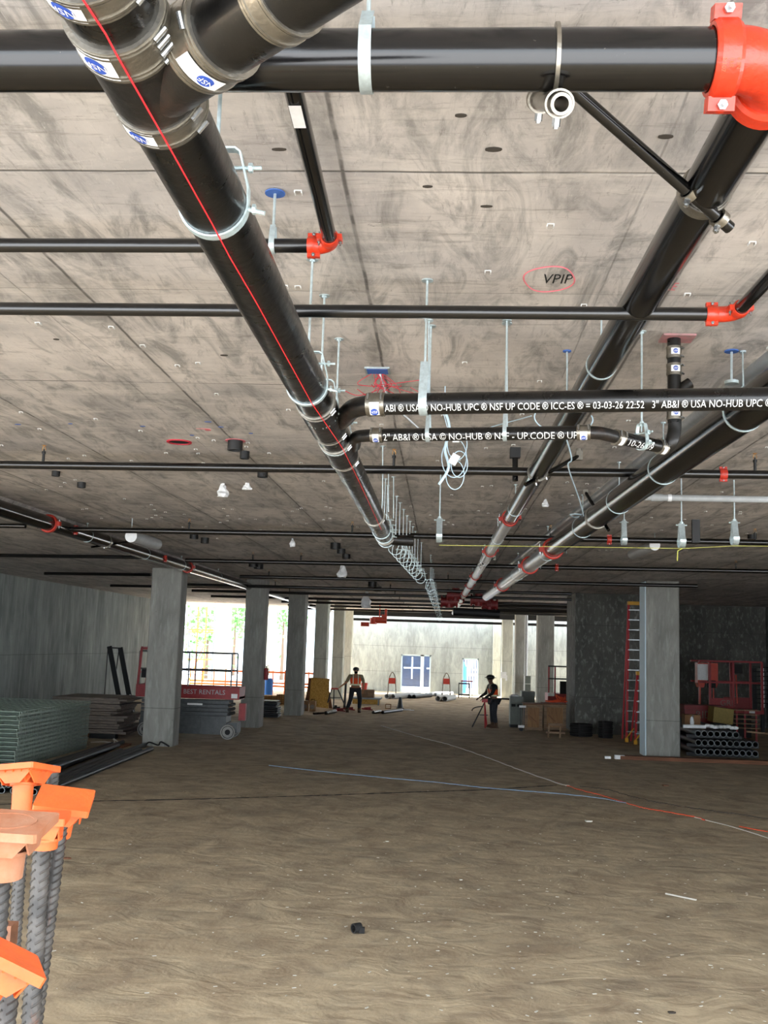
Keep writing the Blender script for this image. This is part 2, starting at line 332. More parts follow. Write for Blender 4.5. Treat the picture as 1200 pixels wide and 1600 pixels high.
# daylight window strips in the far openings
for i,(a,b,t) in enumerate(((626,673,1024),(722,748,1027))):
    x0,x1=fx(a),fx(b); z1=fz(t); mb=MB()
    mb.bb(x0,x0+.08,FY+.1,FY+.2,0,z1).bb(x1-.08,x1,FY+.1,FY+.2,0,z1).bb(x0,x1,FY+.1,FY+.2,z1-.08,z1)
    if i==0: mb.bb(x1-.62,x1-.42,FY+.1,FY+.2,0,z1)
    struct('window_%d'%(i+1),mb,'ice')
struct('trim_1',MB().bb(-5.2,14,59.0,59.25,4.08,4.22),'beam'); struct('trim_2',MB().bb(-5.2,14,58.2,58.6,4.36,ZC),'beam')
def column(px0,px1,pyb,wd,label,group,m='column',dep=.8,y=None,cap=None):
    y=y or FP((px0+px1)/2,pyb).y; a=Yp(px0,pyb,y).x; b=Yp(px1,pyb,y).x; c=(a+b)/2
    mb=MB(); ch=.02; pts=[(a+ch,y,0),(b-ch,y,0),(b,y+ch,0),(b,y+dep,0),(a,y+dep,0),(a,y+ch,0)]; mb.prism(pts,(0,0,cap or ZC))
    return one('concrete_column',mb,m,label,'column',(c,y,0),group,smooth=False),a,b,y
G='concrete columns of the left row'
cL1=column(221,269,1166,0,'wide grey concrete column before the scissor lift, nearest of the left row',G,dep=.6)
cL2=column(374,404,1137,0,'dark grey concrete column with the fire extinguisher, right of the scissor lift',G)
cL3=column(443,470,1118,0,'slim dark column just left of the chipboard sheet, third of the left row',G)
cL4=column(487,507,1104,0,'pale olive column rising behind the chipboard sheet',G,'pale_lit_col')
cL5=column(516,533,1098,0,'pale column behind the tripod stand, left of the worker in the cap',G,'pale_lit_col',y=51)
cL6=column(534,546,1094,0,'farthest pale column of the left row, at the end of the far wall',G,'pale_lit_col',y=57.5)
G='concrete columns of the right side'
cR1=column(1010,1063,1183,0,'large pale grey concrete column beside the stacked pipes, nearest on the right',G)
one('bright_face_board',MB().bb(cR1[1]-.03,cR1[1]-.001,cR1[3]+.02,cR1[3]+.78,0,ZC-.02),'ice','tall pale board added for daylight on the left side of the big right column','board',(cR1[1],cR1[3],0))  # pale board added to brighten the column's daylit left face
cR2=column(839,865,1103,0,'dark concrete column rising behind the plywood crates',G,y=50)
cR3=column(804,820,1100,0,'grey column with the electrical conduit and panel, left of the crates',G,y=56)
cR4=column(783,800,1100,0,'pale column with a white patch behind the worker in the brimmed hat',G,'pale_lit_col',dep=.5,y=58.5)
cR5=column(769,781,1090,0,'narrow pale pier on the far wall between its right opening and the patched column',G,'pale_lit_col',dep=.4,y=61.3)
# ================================================================ pipe parts
def nohub(t,par,c,d,r,L=.1,ref=(0,-1,-.7),m='stainless',lab=True,flip=1,screws=2):
    c=V(c);d=V(d).normalized(); mb=MB(); mb.cyl(c-d*L/2,c+d*L/2,r+.005,36)
    for k in (-.42,-.3,.3,.42): mb.cyl(c+d*(L*k-.003),c+d*(L*k+.003),r+.0075,36)
    q=t.part('coupling',mb,m,par)
    n=(V(ref)-d*V(ref).dot(d)).normalized(); s=n.cross(d)*(1 if n.cross(d).z>0 else -1)
    mb=MB()
    for k in ([-.36,.36] if screws==2 else [-.38,-.13,.13,.38]):
        p=c+d*L*k+(s*.80+n*.45).normalized()*(r+.011); a=n*.8-s*.6
        t.part('screw',MB().cyl(p-a*.018,p+a*.018,.0065,8),'chrome',q)
    if lab:
        f=cylmap(c-d*L*.26*flip,d,n,r+.0085,flip); w=L*.52; h=min(r*1.15,.075); mb=MB(); g=8
        def patch(z0,z1,x0,x1,rr,ell=False):
            fm=cylmap(c-d*L*.26*flip,d,n,rr,flip); R=[[mb.b.verts.new(fm(x0+(x1-x0)*i/g,z0+(z1-z0)*j/g)) for i in range(g+1)] for j in range(g+1)]
            for j in range(g):
                for i in range(g): mb._q([R[j][i],R[j][i+1],R[j+1][i+1],R[j+1][i]])
        patch(-h*.6,h*.6,0,w,r+.0085); lp=t.part('label_patch',mb,'white',q)
    return q
def ellipse_logo(t,q,c,d,n,r,a,b,txt='NSF',flip=1,rot=False,m='blue'):
    d=V(d).normalized(); mb=MB(); fm=cylmap(c,d,n,r,flip); k=20
    cc=mb.b.verts.new(fm(0,0)); R=[mb.b.verts.new(fm(a*math.cos(2*PI*i/k),b*math.sin(2*PI*i/k))) for i in range(k)]
    for i in range(k): mb._q([cc,R[i],R[(i+1)%k]])
    t.part('logo_oval',mb,m,q)
    mb=MB(); s=b*1.15; fm=cylmap(c,d,n,r+.001,flip); w=s*1.9
    if rot: text_on(mb,txt,s,lambda x,y:fm(-y,x-w/2))
    else: text_on(mb,txt,s,lambda x,y:fm(x-w/2,y))
    t.part('logo_letters',mb,'white',q,smooth=False)
def grooved(t,par,c,d,r,w=.055,m='orange',ears=(0,0,1),nb=1):
    c=V(c);d=V(d).normalized(); mb=MB(); prof=[(-.5,1.04),(-.5,1.16),(-.34,1.27),(.34,1.27),(.5,1.16),(.5,1.04)]; n=36
    u=(V(ears)-d*V(ears).dot(d)).normalized(); v=d.cross(u)
    R=[[mb.b.verts.new(c+d*w*a+(u*math.cos(2*PI*i/n)+v*math.sin(2*PI*i/n))*r*b) for a,b in prof] for i in range(n)]
    for i in range(n):
        for j in range(6): mb._q([R[i][j],R[(i+1)%n][j],R[(i+1)%n][(j+1)%6],R[i][(j+1)%6]])
    e=r*.32+.006
    for sg in (-1,1):
        p=c+u*sg*(r*1.42); mb.box(p,(w*1.0,e*1.5,e*1.2),Matrix((d,v,u)).transposed()); mb.ball(p,e*.75,(1,1,1),10)
    q=t.part('coupling',mb,m,par)
    mb=MB(); br=max(.004,r*.085)
    for sg in (-1,1):
        p=c+u*sg*(r*1.48); mb.cyl(p-v*e*1.9,p+v*e*1.9,br,8); mb.cyl(p-v*e*1.25,p-v*e*.85,br*2,6); mb.cyl(p+v*e*.85,p+v*e*1.25,br*2,6)
    t.part('bolt',mb,'chrome',q); return q
def elbow_pts(c0,d0,d1,rad,n=12):   # c0 corner point; from c0-d0*rad to c0+d1*rad
    c0=V(c0);d0=V(d0).normalized();d1=V(d1).normalized(); o=c0-d0*rad+d1*rad
    return [o-d1*rad*math.cos(a)+d0*rad*math.sin(a) for a in [PI/2*i/n for i in range(n+1)]]
def clevis(t,c,r,d,w=.032,zc=None,yoke=.075,rod=.0065,bolt=True,par=None,anchor='galv',mt='zinc'):
    c=V(c); d=V(d); d.z=0; d.normalize(); s=V((-d.y,d.x,0)) ; R=r+.004; up=V((0,0,1)); H=r+yoke
    pts=[c+s*(-.025)+up*H,c+s*(-R*.55)+up*H,c+s*(-R*.7)+up*(H-.012),c+s*(-R*.98)+up*(r*.5)]
    pts+=[c-s*R*math.cos(a)-up*R*math.sin(a) for a in [PI*i/16 for i in range(17)]]
    pts+=[c+s*(R*.98)+up*(r*.5),c+s*(R*.7)+up*(H-.012),c+s*(R*.55)+up*H,c+s*(.025)+up*H,c-s*.02+up*(H+.001)]
    q=t.part('clevis_strap',MB().strap(pts,d,w,.006),mt)
    zc=zc or ZC; x=c.x;y=c.y; mb=MB().cyl((x,y,c.z+H-.05),(x,y,zc),rod,8); t.part('threaded_rod',mb,'galv')
    mb=MB(); mb.cyl((x,y,c.z+H+.003),(x,y,c.z+H+.014),rod*2,6).cyl((x,y,c.z+H-.015),(x,y,c.z+H-.004),rod*2,6); t.part('nut',mb,'zinc')
    if bolt:
        a=c-s*(R+.001)-up*r*.15; t.part('side_bolt',MB().cyl(a,a-s*.05-up*.012,.007,8).cyl(a-s*.012,a-s*.022,.016,6),'zinc')
        z=c.z+r+.016; mb=MB(); a=V((x,y,z)); mb.cyl(a-s*(R*.9+.045),a+s*(R*.9+.02),.006,8).cyl(a-s*(R*.9+.018),a-s*(R*.9+.006),.015,6).cyl(a+s*(R*.9),a+s*(R*.9+.012),.015,6); t.part('cross_bolt',mb,'zinc')
    mb=MB().cyl((x,y,zc-.006),(x,y,zc),.03,14).cyl((x,y,zc-.016),(x,y,zc-.006),.015,6); t.part('anchor_plate',mb,anchor)
def ringhang(t,c,r,d,zc=None,m='zinc',w=.022):     # teardrop band
    c=V(c); d=V(d); d.z=0; d.normalize(); s=V((-d.y,d.x,0)); up=V((0,0,1)); R=r+.003
    pts=[c+up*(r+.035)-s*.006]+[c+s*(-R*math.sin(a))+up*R*math.cos(a) for a in [.45+(2*PI-.9)*i/24 for i in range(25)]]+[c+up*(r+.035)+s*.006]
    t.part('ring_band',MB().strap(pts,d,w,.003),m); zc=zc or ZC
    if zc-(c.z+r)>.04: t.part('threaded_rod',MB().cyl((c.x,c.y,c.z+r+.02),(c.x,c.y,zc),.0055,8),'galv')
    t.part('anchor_plate',MB().cyl((c.x,c.y,zc-.012),(c.x,c.y,zc),.022,12),'galv')
def ucoil(pts,r,m,name,label,cat,base,n=6,**k): return one(name,MB().path(pts,r,n,**k),m,label,cat,base)
def smooth_pts(P,n=8):              # catmull-rom through points
    P=[V(p) for p in P]; out=[]
    for i in range(len(P)-1):
        a=P[max(i-1,0)];b=P[i];c=P[i+1];d=P[min(i+2,len(P)-1)]
        for k in range(n):
            t=k/n; out.append(.5*((2*b)+(c-a)*t+(2*a-5*b+4*c-d)*t*t+(3*b-a-3*c+d)*t**3))
    out.append(P[-1]); return out
# ================================================================ drain main A (black no-hub cast iron)
AZ=3.98; AR=.1
def axA(py): return 376+(py-400)*.5135
def A(py): return Zp(axA(py),py,AZ)
A0=A(-120); A1=A(845); dA=(A1-A0).normalized()
def Ay(y): t=(y-A0.y)/dA.y; return A0+dA*t
nr=V((0,-.55,-1))
tA=T('drain_pipe','thick black cast-iron drain main from the top left corner, red string beneath','pipe',A0)
pA=tA.part('pipe',MB().cyl(A0,A1,AR,40,ri=AR-.008),'castiron')
cw=A(178); w0=A(88)
# wye at the top
wy=Zp(232,130,AZ); bd=(Zp(430,-5,AZ)-wy); bd.z=0; bd.normalize()
b1=wy+bd*.75
wyp=tA.part('wye_fitting',MB().cyl(Ay(1.97),Ay(2.32),AR+.006,40).cyl(wy-bd*.03,wy+bd*.27,AR-.002,36,caps=False),'fitting')
tA.part('branch_pipe',MB().cyl(wy+bd*.2,b1,AR-.008,36),'castiron')
for c,L in ((Ay(2.30),.085),(Ay(1.99),.11),(Ay(1.80),.07)):
    q=nohub(tA,None,c,dA,AR+.005,L,nr,screws=4 if L>.1 else 2,lab=False)
    nn=V((-.42,-.45,-.9)); n2=(nn-dA*nn.dot(dA)).normalized()
    mb=MB(); fm=cylmap(c,dA,n2,AR+.0115,1)
    for i in range(6):
        mb._q([mb.b.verts.new(fm(x,y)) for x,y in ((-L*.38,-.045+.015*i),(L*.38,-.045+.015*i),(L*.38,-.03+.015*i),(-L*.38,-.03+.015*i))])
    tA.part('label_patch',mb,'white',q)
    ellipse_logo(tA,q,c,dA,n2,AR+.0125,.022 if L<.1 else .028,.026,'NSF',-1,True)
q=nohub(tA,None,wy+bd*.26,bd,AR-.004,.1,(.2,-.6,-1),lab=False,screws=2)
n2=V((-.1,-.5,-1)); n2=(n2-bd*n2.dot(bd)).normalized(); fm=cylmap(wy+bd*.26,bd,n2,AR+.004,1); mb=MB()
for i in range(8): mb._q([mb.b.verts.new(fm(x,y)) for x,y in ((-.022,-.07+.014*i),(.022,-.07+.014*i),(.022,-.056+.014*i),(-.022,-.056+.014*i))])
tA.part('label_patch',mb,'white',q); ellipse_logo(tA,q,wy+bd*.26,bd,V((.5,-.6,-.9)),AR+.005,.018,.02,'NSF',1,True)
nohub(tA,None,wy+bd*.5,bd,AR-.008,.06,(0,-.6,-1),lab=False)
# couplings and wyes round the two branch lines
J1=A(650); J2=A(690)
for py in (628,668,686,712): nohub(tA,None,A(py),dA,AR,.075,nr,lab=False)
tA.part('wye_fitting',MB().cyl(A(632),A(668),AR+.007,40),'fitting'); tA.part('wye_fitting',MB().cyl(A(688),A(710),AR+.007,40),'fitting')
for py in (806,838): nohub(tA,None,A(py),dA,AR,.08,nr,lab=False)
e=A(842); tA.part('branch_stub',MB().path([e+V((-.02,-.02,0)),e+V((.15,.03,-.01)),e+V((.34,.03,-.012))],.066,24),'fitting')
tA.part('string',MB().path([Zp(x,y,AZ-AR-.013) for x,y in ((118,-20),(130,0),(165,53),(183,87),(240,187),(269,238),(331,349),(358,400),(400,472),(487,630),(535,700),(560,750),(596,828))],.0023,6),'string',label='taut red string under the main')
# ---- hangers along the main
gh='clevis hangers on the black drain main'
for i,y in enumerate((2.90,5.05,5.60,6.43)):
    c=Ay(y); t=T('clevis_hanger','zinc clevis hanger on the thick drain main, '+['nearest, by the top horizontal pipe','second, just before its upper branch','third, between the two branch joints','fourth, just past the lower branch'][i],'pipe hanger',c-V((0,0,AR)),group=gh)
    clevis(t,c,AR,dA)
for i,y in enumerate((11.5,12.0,12.5)):
    c=Ay(y); t=T('clevis_hanger','thin pale clevis hanger near the open end of the drain main, '+['front','middle','rearmost'][i]+' of the three','pipe hanger',c-V((0,0,AR)),group=gh); clevis(t,c,AR,dA,.025)
gh='empty clevis hangers waiting in a line past the drain end'; ys=[13.4,14.0,14.7,15.4,16.1,16.8,17.5,18.3,19.4,22,23.2,24.6,26,27.6,29.4,32,35,39,43,47]
x0=A1.x; p0=None
for i,y in enumerate(ys):
    X=-.64+(y-13.4)*.035 if y<20 else -.28+(y-22)*.007
    t=T('clevis_hanger','empty pale clevis hanger, %s in the line hanging beyond the open drain end'%ORD[i],'pipe hanger',(X,y,3.86),group=gh)
    c=V((X,y,3.96)); clevis(t,c,.085,dA,.02,rod=.006)
# ================================================================ two labelled branch lines
B3z=3.965
def lineX(a,b): d=(b-a).normalized(); return a,b,d
a=Zp(588,632,B3z); b=Zp(1330,621,B3z); d3=(b-a).normalized(); r3=.058
t3=T('drain_pipe','black three-inch drain line with dense white stencilled lettering, upper of the two joining the main','pipe',a)
t3.part('pipe',MB().cyl(a,b,r3,36),'castiron')
j=A(655); el=smooth_pts([j+V((0,0,0)),j+V((.09,.03,0)),Zp(550,640,B3z),Zp(570,634,B3z),a+d3*.02],6)
t3.part('bend',MB().path(el,r3-.004,28),'fitting')
q=nohub(t3,None,a+d3*.0,d3,r3,.10,(0,-1,-.75)); ellipse_logo(t3,q,a,d3,(0,-.8,-1),r3+.010,.022,.022,'NSF')
def stencil(t,st,size,p0,d,r,ref,dbl=False,sx=1.0):
    mb=MB(); f=cylmap(p0,d,ref,r+.0015); text_on(mb,st,size,lambda x,y:f(x*sx,y))
    if dbl: g=cylmap(p0+V(d)*.012,d,V(ref)+V((0,0,-.13)),r+.0017); text_on(mb,st,size,lambda x,y:g(x*sx,y))
    t.part('stencilled_text',mb,'paint',smooth=False)
stencil(t3,'ABI ® USA ⓒ NO-HUB UPC ® NSF UP CODE ® ICC-ES ® = 03-03-26 22:52   3" AB&I ® USA NO-HUB UPC ® NSF'.replace('ⓒ','©'),.058,a+d3*.055,d3,r3,(0,-1,-.75),False,.72)
a2=Zp(589,680,B3z); b2=Zp(912,676,B3z); d2=(b2-a2).normalized(); r2=.041
t2=T('drain_pipe','black two-inch drain line lettered NO-HUB, lower of the two, turning up into the ceiling','pipe',a2)
t2.part('pipe',MB().cyl(a2,b2,r2,30),'castiron')
j=A(696); t2.part('bend',MB().path(smooth_pts([j,j+V((.10,.03,0)),Zp(556,684,B3z),Zp(570,681,B3z),a2+d2*.02],6),r2-.002,24),'fitting')
q=nohub(t2,None,a2,d2,r2,.075,(0,-1,-.75)); ellipse_logo(t2,q,a2,d2,(0,-.8,-1),r2+.0095,.016,.016)
stencil(t2,'2" AB&I ® USA © NO-HUB ® NSF - UP.CODE ® UP',.066,a2+d2*.045,d2,r2,(0,-1,-.75),sx=.8)
e1=Zp(938,677,B3z); e2=Zp(966,684,3.955); e3=Zp(1033,698,3.95); rz=Zp(1053,527,ZC)
t2.part('bend',MB().path(smooth_pts([b2-d2*.02,e1,e2],6),r2-.002,24),'fitting')
nohub(t2,None,b2,d2,r2,.08,(0,-1,-.75)); dd=(e3-e2).normalized(); ellipse_logo(t2,t2.o.children[-1],b2,d2,(0,-.8,-1),r2+.0095,.016,.016)
t2.part('pipe',MB().cyl(e2,e3,r2,30),'castiron'); nohub(t2,None,e2,dd,r2,.06,(0,-1,-.75)); nohub(t2,None,e3,dd,r2,.06,(0,-1,-.75))
stencil(t2,'10-26 09',.06,e2+dd*.05,dd,r2,(0,-1,-.75))
top=V((rz.x,rz.y,ZC)); cor=V((rz.x,rz.y,3.95))
t2.part('bend',MB().path(smooth_pts([e3,e3+dd*.05,cor+V((-.02,-.01,.03)),cor+V((0,0,.11)),cor+V((0,0,.2))],6),r2,24),'fitting')
t2.part('riser',MB().cyl(cor+V((0,0,.15)),top,r2,30),'castiron')
for z in (4.16,4.44,4.55): nohub(t2,None,V((rz.x,rz.y,z)),(0,0,1),r2,.075,(0,-1,-.2),flip=1); ellipse_logo(t2,t2.o.children[-1],V((rz.x,rz.y,z)),(0,0,1),(0,-1,-.2),r2+.0095,.015,.016,rot=True)
t2.part('branch_stub',MB().path([V((rz.x,rz.y,4.26)),V((rz.x+.07,rz.y+.01,4.34)),V((rz.x+.10,rz.y+.01,4.36))],.036,20),'fitting')
t2.part('ceiling_plate',MB().box((rz.x+.02,rz.y,ZC-.006),(.2,.16,.012)),'dpink',label='square plate sprayed pink')
# hangers on the branch lines
def boxstrap(t,c,r,d,zc=ZC,w=.04,rods=1,top=.12):
    c=V(c);up=V((0,0,1)); d=V(d).normalized(); s=V((-d.y,d.x,0)); R=r+.004
    pts=[c-s*.012+up*(r+top)]+[c-s*R+up*(r*.6)]+[c-s*R*math.cos(a)-up*R*math.sin(a) for a in [PI*i/14 for i in range(15)]]+[c+s*R+up*(r*.6),c+s*.012+up*(r+top)]
    t.part('strap',MB().strap(pts,d,w,.004),'galv'); t.part('threaded_rod',MB().cyl(c+up*(r+top-.05),(c.x,c.y,zc),.0065,8),'galv')
    t.part('anchor_plate',MB().cyl((c.x,c.y,zc-.006),(c.x,c.y,zc),.032,14),'galv')
c=a+d3*((Zp(662,630,B3z)-a).dot(d3)); t=T('pipe_hanger','wide galvanised strap hanger on the upper lettered drain line','pipe hanger',c-V((0,0,r3))); boxstrap(t,c,r3,d3,w=.045,top=.17)
for px,nm in ((669,'left'),(790,'right')):
    c=a2+d2*((Zp(px,679,B3z)-a2).dot(d2)); t=T('pipe_hanger','narrow galvanised strap hanger on the lower lettered drain line, %s one'%nm,'pipe hanger',c-V((0,0,r2))); boxstrap(t,c,r2,d2,w=.024,top=.09)
c=e2+dd*((Zp(1004,692,3.95)-e2).dot(dd)); t=T('pipe_hanger','clevis hanger on the short sloping piece lettered 10-26, left of the riser','pipe hanger',c-V((0,0,r2))); clevis(t,c,r2,dd,.025)
# ================================================================ big pipes B, C, D, D2
BZ=4.36; rB=.086
bl=Zp(-260,97,BZ); br=Zp(1108,93,BZ); dB=(br-bl).normalized()
c1=Zp(1041,400,BZ); c2=Zp(722,935,BZ-.04); dC=(c2-c1).normalized()
tx=(br.y+0-c1.y)/dC.y; corner=c1+dC*tx; corner.z=BZ
tB=T('water_main','thick black steel pipe running left to right across the top, ending in an orange elbow','pipe',bl)
tB.part('pipe',MB().cyl(bl,br+dB*.03,rB,44),'steel_black')
rad=.15; el=elbow_pts(corner,dB,dC,rad,14)
eb=tB.part('elbow',MB().path(el,rB*1.06,36),'orange'); 
gc=el[0]-dB*.02; grooved(tB,None,gc,dB,rB,.075,ears=(.0,-.35,1)); g2=el[-1]+dC*.02; grooved(tB,None,g2,dC,rB,.075,ears=(-1,0,-.1))
mb=MB()
for st,dx,yy in (('VICTAULIC',.0,0),('6 - 168.3',.02,0),('PATENT',-.02,.0)):
    f=cylmap(gc+dB*(dx-.0),V((0,0,1)),(0,-1,-1),.0,1)
f=cylmap(gc,dB,(0,-1,-.95),rB*1.285,1)
for st,yy in (('6 IN',.02),('168',.0),('S/107',-.02)): text_on(mb,st,.017,lambda x,y,yy=yy:f(y+yy,-(x-.03)))
tB.part('cast_lettering',mb,'cap_dusty',smooth=False)
for px,lab in ((573,0),):
    c=bl+dB*((Zp(px,94,BZ)-bl).dot(dB)); t=T('pipe_hanger','bright galvanised band hanger round the thick horizontal pipe at the top','pipe hanger',c-V((0,0,rB))); boxstrap(t,c,rB,dB,w=.036,top=.06)
# sway clamp on B
c=bl+dB*((Zp(868,94,BZ)-bl).dot(dB)); t=T('sway_brace_clamp','grey steel loop clamp gripping a cut pipe stub under the thick horizontal pipe','pipe clamp',c-V((0,0,rB+.11)))
s=V((0,-1,0)); up=V((0,0,1)); R=rB+.006
pts=[c+V((0,.0,-R-.02))]+[c+V((0,-R*math.sin(a),-R*math.cos(a))) for a in [.05+(2*PI-.1)*i/30 for i in range(31)]]+[c+V((.004,.0,-R-.02))]
t.part('loop_band',MB().strap(pts,(1,0,0),.012,.016),'stainless'); k=c+V((.0,-.02,-R-.05))
sdr=V((-.10,.82,.5)).normalized(); t.part('stub_pipe',MB().cyl(k-sdr*.08,k+sdr*.3,.03,24,ri=.021),'stainless')
def saddle(t,k,d,r,drop=.022):
    u,v,dd=frame(d); pts=[k+u*(r+.004)*math.cos(a)*1.12+v*(r+.004)*math.sin(a)*1.05 for a in [2*PI*i/24 for i in range(25)]]
    t.part('u_bracket',MB().strap(pts,d,.03,.006),'stainless'); mb=MB(); mb.cyl(k-v*(r+.004),k-v*(r+.03),.012,6).cyl(k-v*(r+.03),k-v*(r+.036),.007,8); t.part('bolt',mb,'chrome')
saddle(t,k-sdr*.04,sdr,.031); saddle(t,k+sdr*.24,sdr,.031)
# C
tC=T('water_main','long black steel pipe leaving the big orange elbow, silver further on','pipe',el[-1])
cm=c1+dC*((Zp(787,808,BZ).y-c1.y)/dC.y); 
tC.part('pipe',MB().cyl(el[-1],cm,rB,40),'steel_black'); tC.part('wrapped_pipe',MB().cyl(cm,c2+dC*14,rB*.97,32),'silver',label='silver-wrapped far length')
for y in (cm.y,17.5,23.5,27,31,36): grooved(tC,None,c1+dC*((y-c1.y)/dC.y),dC,rB,.07,m='redc' if y>11 else 'orange',ears=(1,0,.1))
# D
DZ=4.25; rD=.13
g1=Zp(1290,551,DZ); g2_=Zp(870,853,DZ-.02); dD=(g2_-g1).normalized()
gm=g1+dD*((Zp(858,855,DZ).y-g1.y)/dD.y)
tD=T('water_main','fattest black steel pipe, slanting in from the right edge with a bright streak','pipe',g1)
tD.part('pipe',MB().cyl(g1,gm,rD,40),'steel_black'); gend=g1+dD*((30-g1.y)/dD.y)
tD.part('wrapped_pipe',MB().cyl(gm,gend,rD*.97,32),'silver',label='silver-wrapped far length')
for y in (gm.y,18.8,24.5): grooved(tD,None,g1+dD*((y-g1.y)/dD.y),dD,rD,.07,m='redc',ears=(1,0,.1))
k1=Zp(1222,546,4.53); k2=Zp(897,804,4.53); dk=(k2-k1).normalized()
tK=T('conduit','thin grey conduit running alongside the fat slanting pipe, just beyond it','conduit',k1); tK.part('tube',MB().cyl(k1,k2+dk*9,.05,24),'silver')
# ring hangers on C and D
def onl(p,d,y): return p+d*((y-p.y)/d.y)
def rings(p,d,r,ysl,nm,lab):
    for i,y in enumerate(ysl):
        c=onl(p,d,y); t=T('ring_hanger','pale ring hanger on %s, %s one'%(lab,ORD[i]),'pipe hanger',c-V((0,0,r)),group='ring hangers on '+lab); ringhang(t,c,r,d)
rings(c1,dC,rB,(5.92,12.2,15.5,19.5,25.2,29,33.5),'C','the long pipe from the orange elbow')
rings(g1,dD,rD,(6.57,8.7,10.6,12.9,16.3,21),'D','the fat slanting pipe')
# sway braces
def brace(c,r,d,p0,p1,label,arm=.023,flangez=None,m='steel_black'):
    c=V(c);d=V(d).normalized(); t=T('sway_brace',label,'pipe brace',c-V((0,0,r)))
    u,v,_=frame(d); pts=[c+u*(r+.006)*math.cos(a)+v*(r+.006)*math.sin(a) for a in [2*PI*i/32 for i in range(33)]]
    t.part('ring_clamp',MB().strap(pts,d,.06,.007),'stainless')
    p0=V(p0);p1=V(p1); t.part('brace_pipe',MB().cyl(p0,p1,arm,20),m); dd=(p1-p0).normalized()
    for kk in (c+u*(r+.02),c-u*(r+.02)):
        s=p0+dd*((kk-p0).dot(dd)); saddle(t,s,dd,arm+.003)
    t.part('swivel_foot',MB().box(p1,(.06,.06,.09)).cyl((p1.x,p1.y,p1.z),(p1.x,p1.y,min(ZC,p1.z+.1)),.03,12),'stainless'); return t
pc=Zp(1092,300,BZ); cc=onl(c1,dC,pc.y)
f0=Zp(1140,356,BZ-rB-.035); f1=Zp(880,130,BZ-rB-.035+.09); dff=(f1-f0).normalized(); tt=(ZC-.05-f0.z)/dff.z if dff.z>0 else 1
f1=Zp(845,96,ZC-.06)
brace(cc,rB,dC,f0,f1+V((0,0,.0)),'thick black brace pipe clamped under the long pipe below the orange elbow, slanting up-left')
pc=Zp(800,775,BZ); cc=onl(c1,dC,9.6); brace(cc,rB,dC,cc+V((-.12,-.1,-.14)),Zp(905,712,ZC-.07),'thin black brace from the long pipe up to a pale foot on the ceiling',.02)
cc=onl(g1,dD,11.9); brace(cc,rD,dD,cc+V((.12,-.1,-.16)),V((cc.x-.05,cc.y+.6,ZC-.03)),'short black brace with square foot on the fat slanting pipe beside its red coupling',.02)
cc=onl(c1,dC,19); brace(cc,rB,dC,cc+V((-.12,-.1,-.14)),Zp(772,872,ZC-.08),'far black brace rising right from the silver-wrapped pipe',.024)
t=T('sway_brace','black square-footed post brace hanging left of the long pipe','pipe brace',Zp(805,752,4.35)); p=Zp(805,700,ZC); t.part('brace_pipe',MB().cyl(Yp(805,752,p.y),(p.x,p.y,ZC-.06),.028,16),'steel_black'); t.part('foot',MB().box((p.x,p.y,ZC-.05),(.1,.1,.1)),'plastic_black')
# ================================================================ sprinkler branch lines running left-right
def sprig(t,par,p,m='brass'):
    q=t.part('sprinkler_head',MB().cyl(p,p+V((0,0,.09)),.014,10).cyl(p+V((0,0,.09)),p+V((0,0,.115)),.02,10).cyl(p+V((0,0,.115)),p+V((0,0,.135)),.008,8),'plastic_black',par)
    mb=MB().path([p+V((-.014,0,.125)),p+V((-.016,0,.15)),p+V((0,0,.17)),p+V((.016,0,.15)),p+V((.014,0,.125))],.003,6).cyl(p+V((0,0,.172)),p+V((0,0,.176)),.022,12); t.part('deflector',mb,m,q)
def sprink(pl,pr_,z,r,label,heads=(),elb=None,cpl=(),hang=(),m='sprink'):
    a=Zp(*pl,z); b=Zp(*pr_,z); d=(b-a).normalized(); t=T('sprinkler_pipe',label,'pipe',a)
    t.part('pipe',MB().cyl(a,b,r,20),m)
    for px in heads: p=a+d*((Zp(px,pl[1]+(pr_[1]-pl[1])*(px-pl[0])/(pr_[0]-pl[0]),z)-a).dot(d)); sprig(t,None,p+V((0,0,r*.7)))
    for px in cpl: p=a+d*((Zp(px,pl[1]+(pr_[1]-pl[1])*(px-pl[0])/(pr_[0]-pl[0]),z)-a).dot(d)); grooved(t,None,p,d,r,.07,'redc')
    return t,a,b,d
# nearest line with orange elbow
t,a,b,d=sprink((-140,383),(502,384),4.40,.031,'black pipe crossing the upper left, ending at a small orange elbow',cpl=())
f0=Zp(523,358,4.42); f1=Zp(447,22,4.42); dF=(f1-f0).normalized(); f1=f1+dF*.6; crn=V((b.x+.045,b.y,4.40)); dF.z=0; dF.normalize()
el=elbow_pts(crn,d,dF,.065,10); t.part('elbow',MB().path(el,.036,24),'orange'); grooved(t,None,el[0]-d*.012,d,.031,.055,ears=(0,0,1)); grooved(t,None,el[-1]+dF*.015,dF,.031,.055,ears=(1,0,0))
t.part('pipe',MB().cyl(el[-1],el[-1]+dF*3.2,.031,24),'steel_black'); 
st=el[-1]+dF*.0; fm=None
q=el[-1]+dF*1.02; t.part('torn_sticker',MB().strap([q+V((.0,0,-.0335))+dF*k for k in (0,.05,.1,.14)],V((1,0,0)),.04,.001),'white',label='torn white sticker')
c=a+d*((Zp(426,384,4.40)-a).dot(d)); th=T('pipe_hanger','small galvanised hanger with blue ceiling plate on the pipe to the small orange elbow','pipe hanger',c-V((0,0,.031))); boxstrap(th,c,.031,d,w=.024,top=.06)
th.part('insert_ring',MB().cyl((c.x,c.y,ZC-.012),(c.x,c.y,ZC-.0065),.045,16),'inkblue')
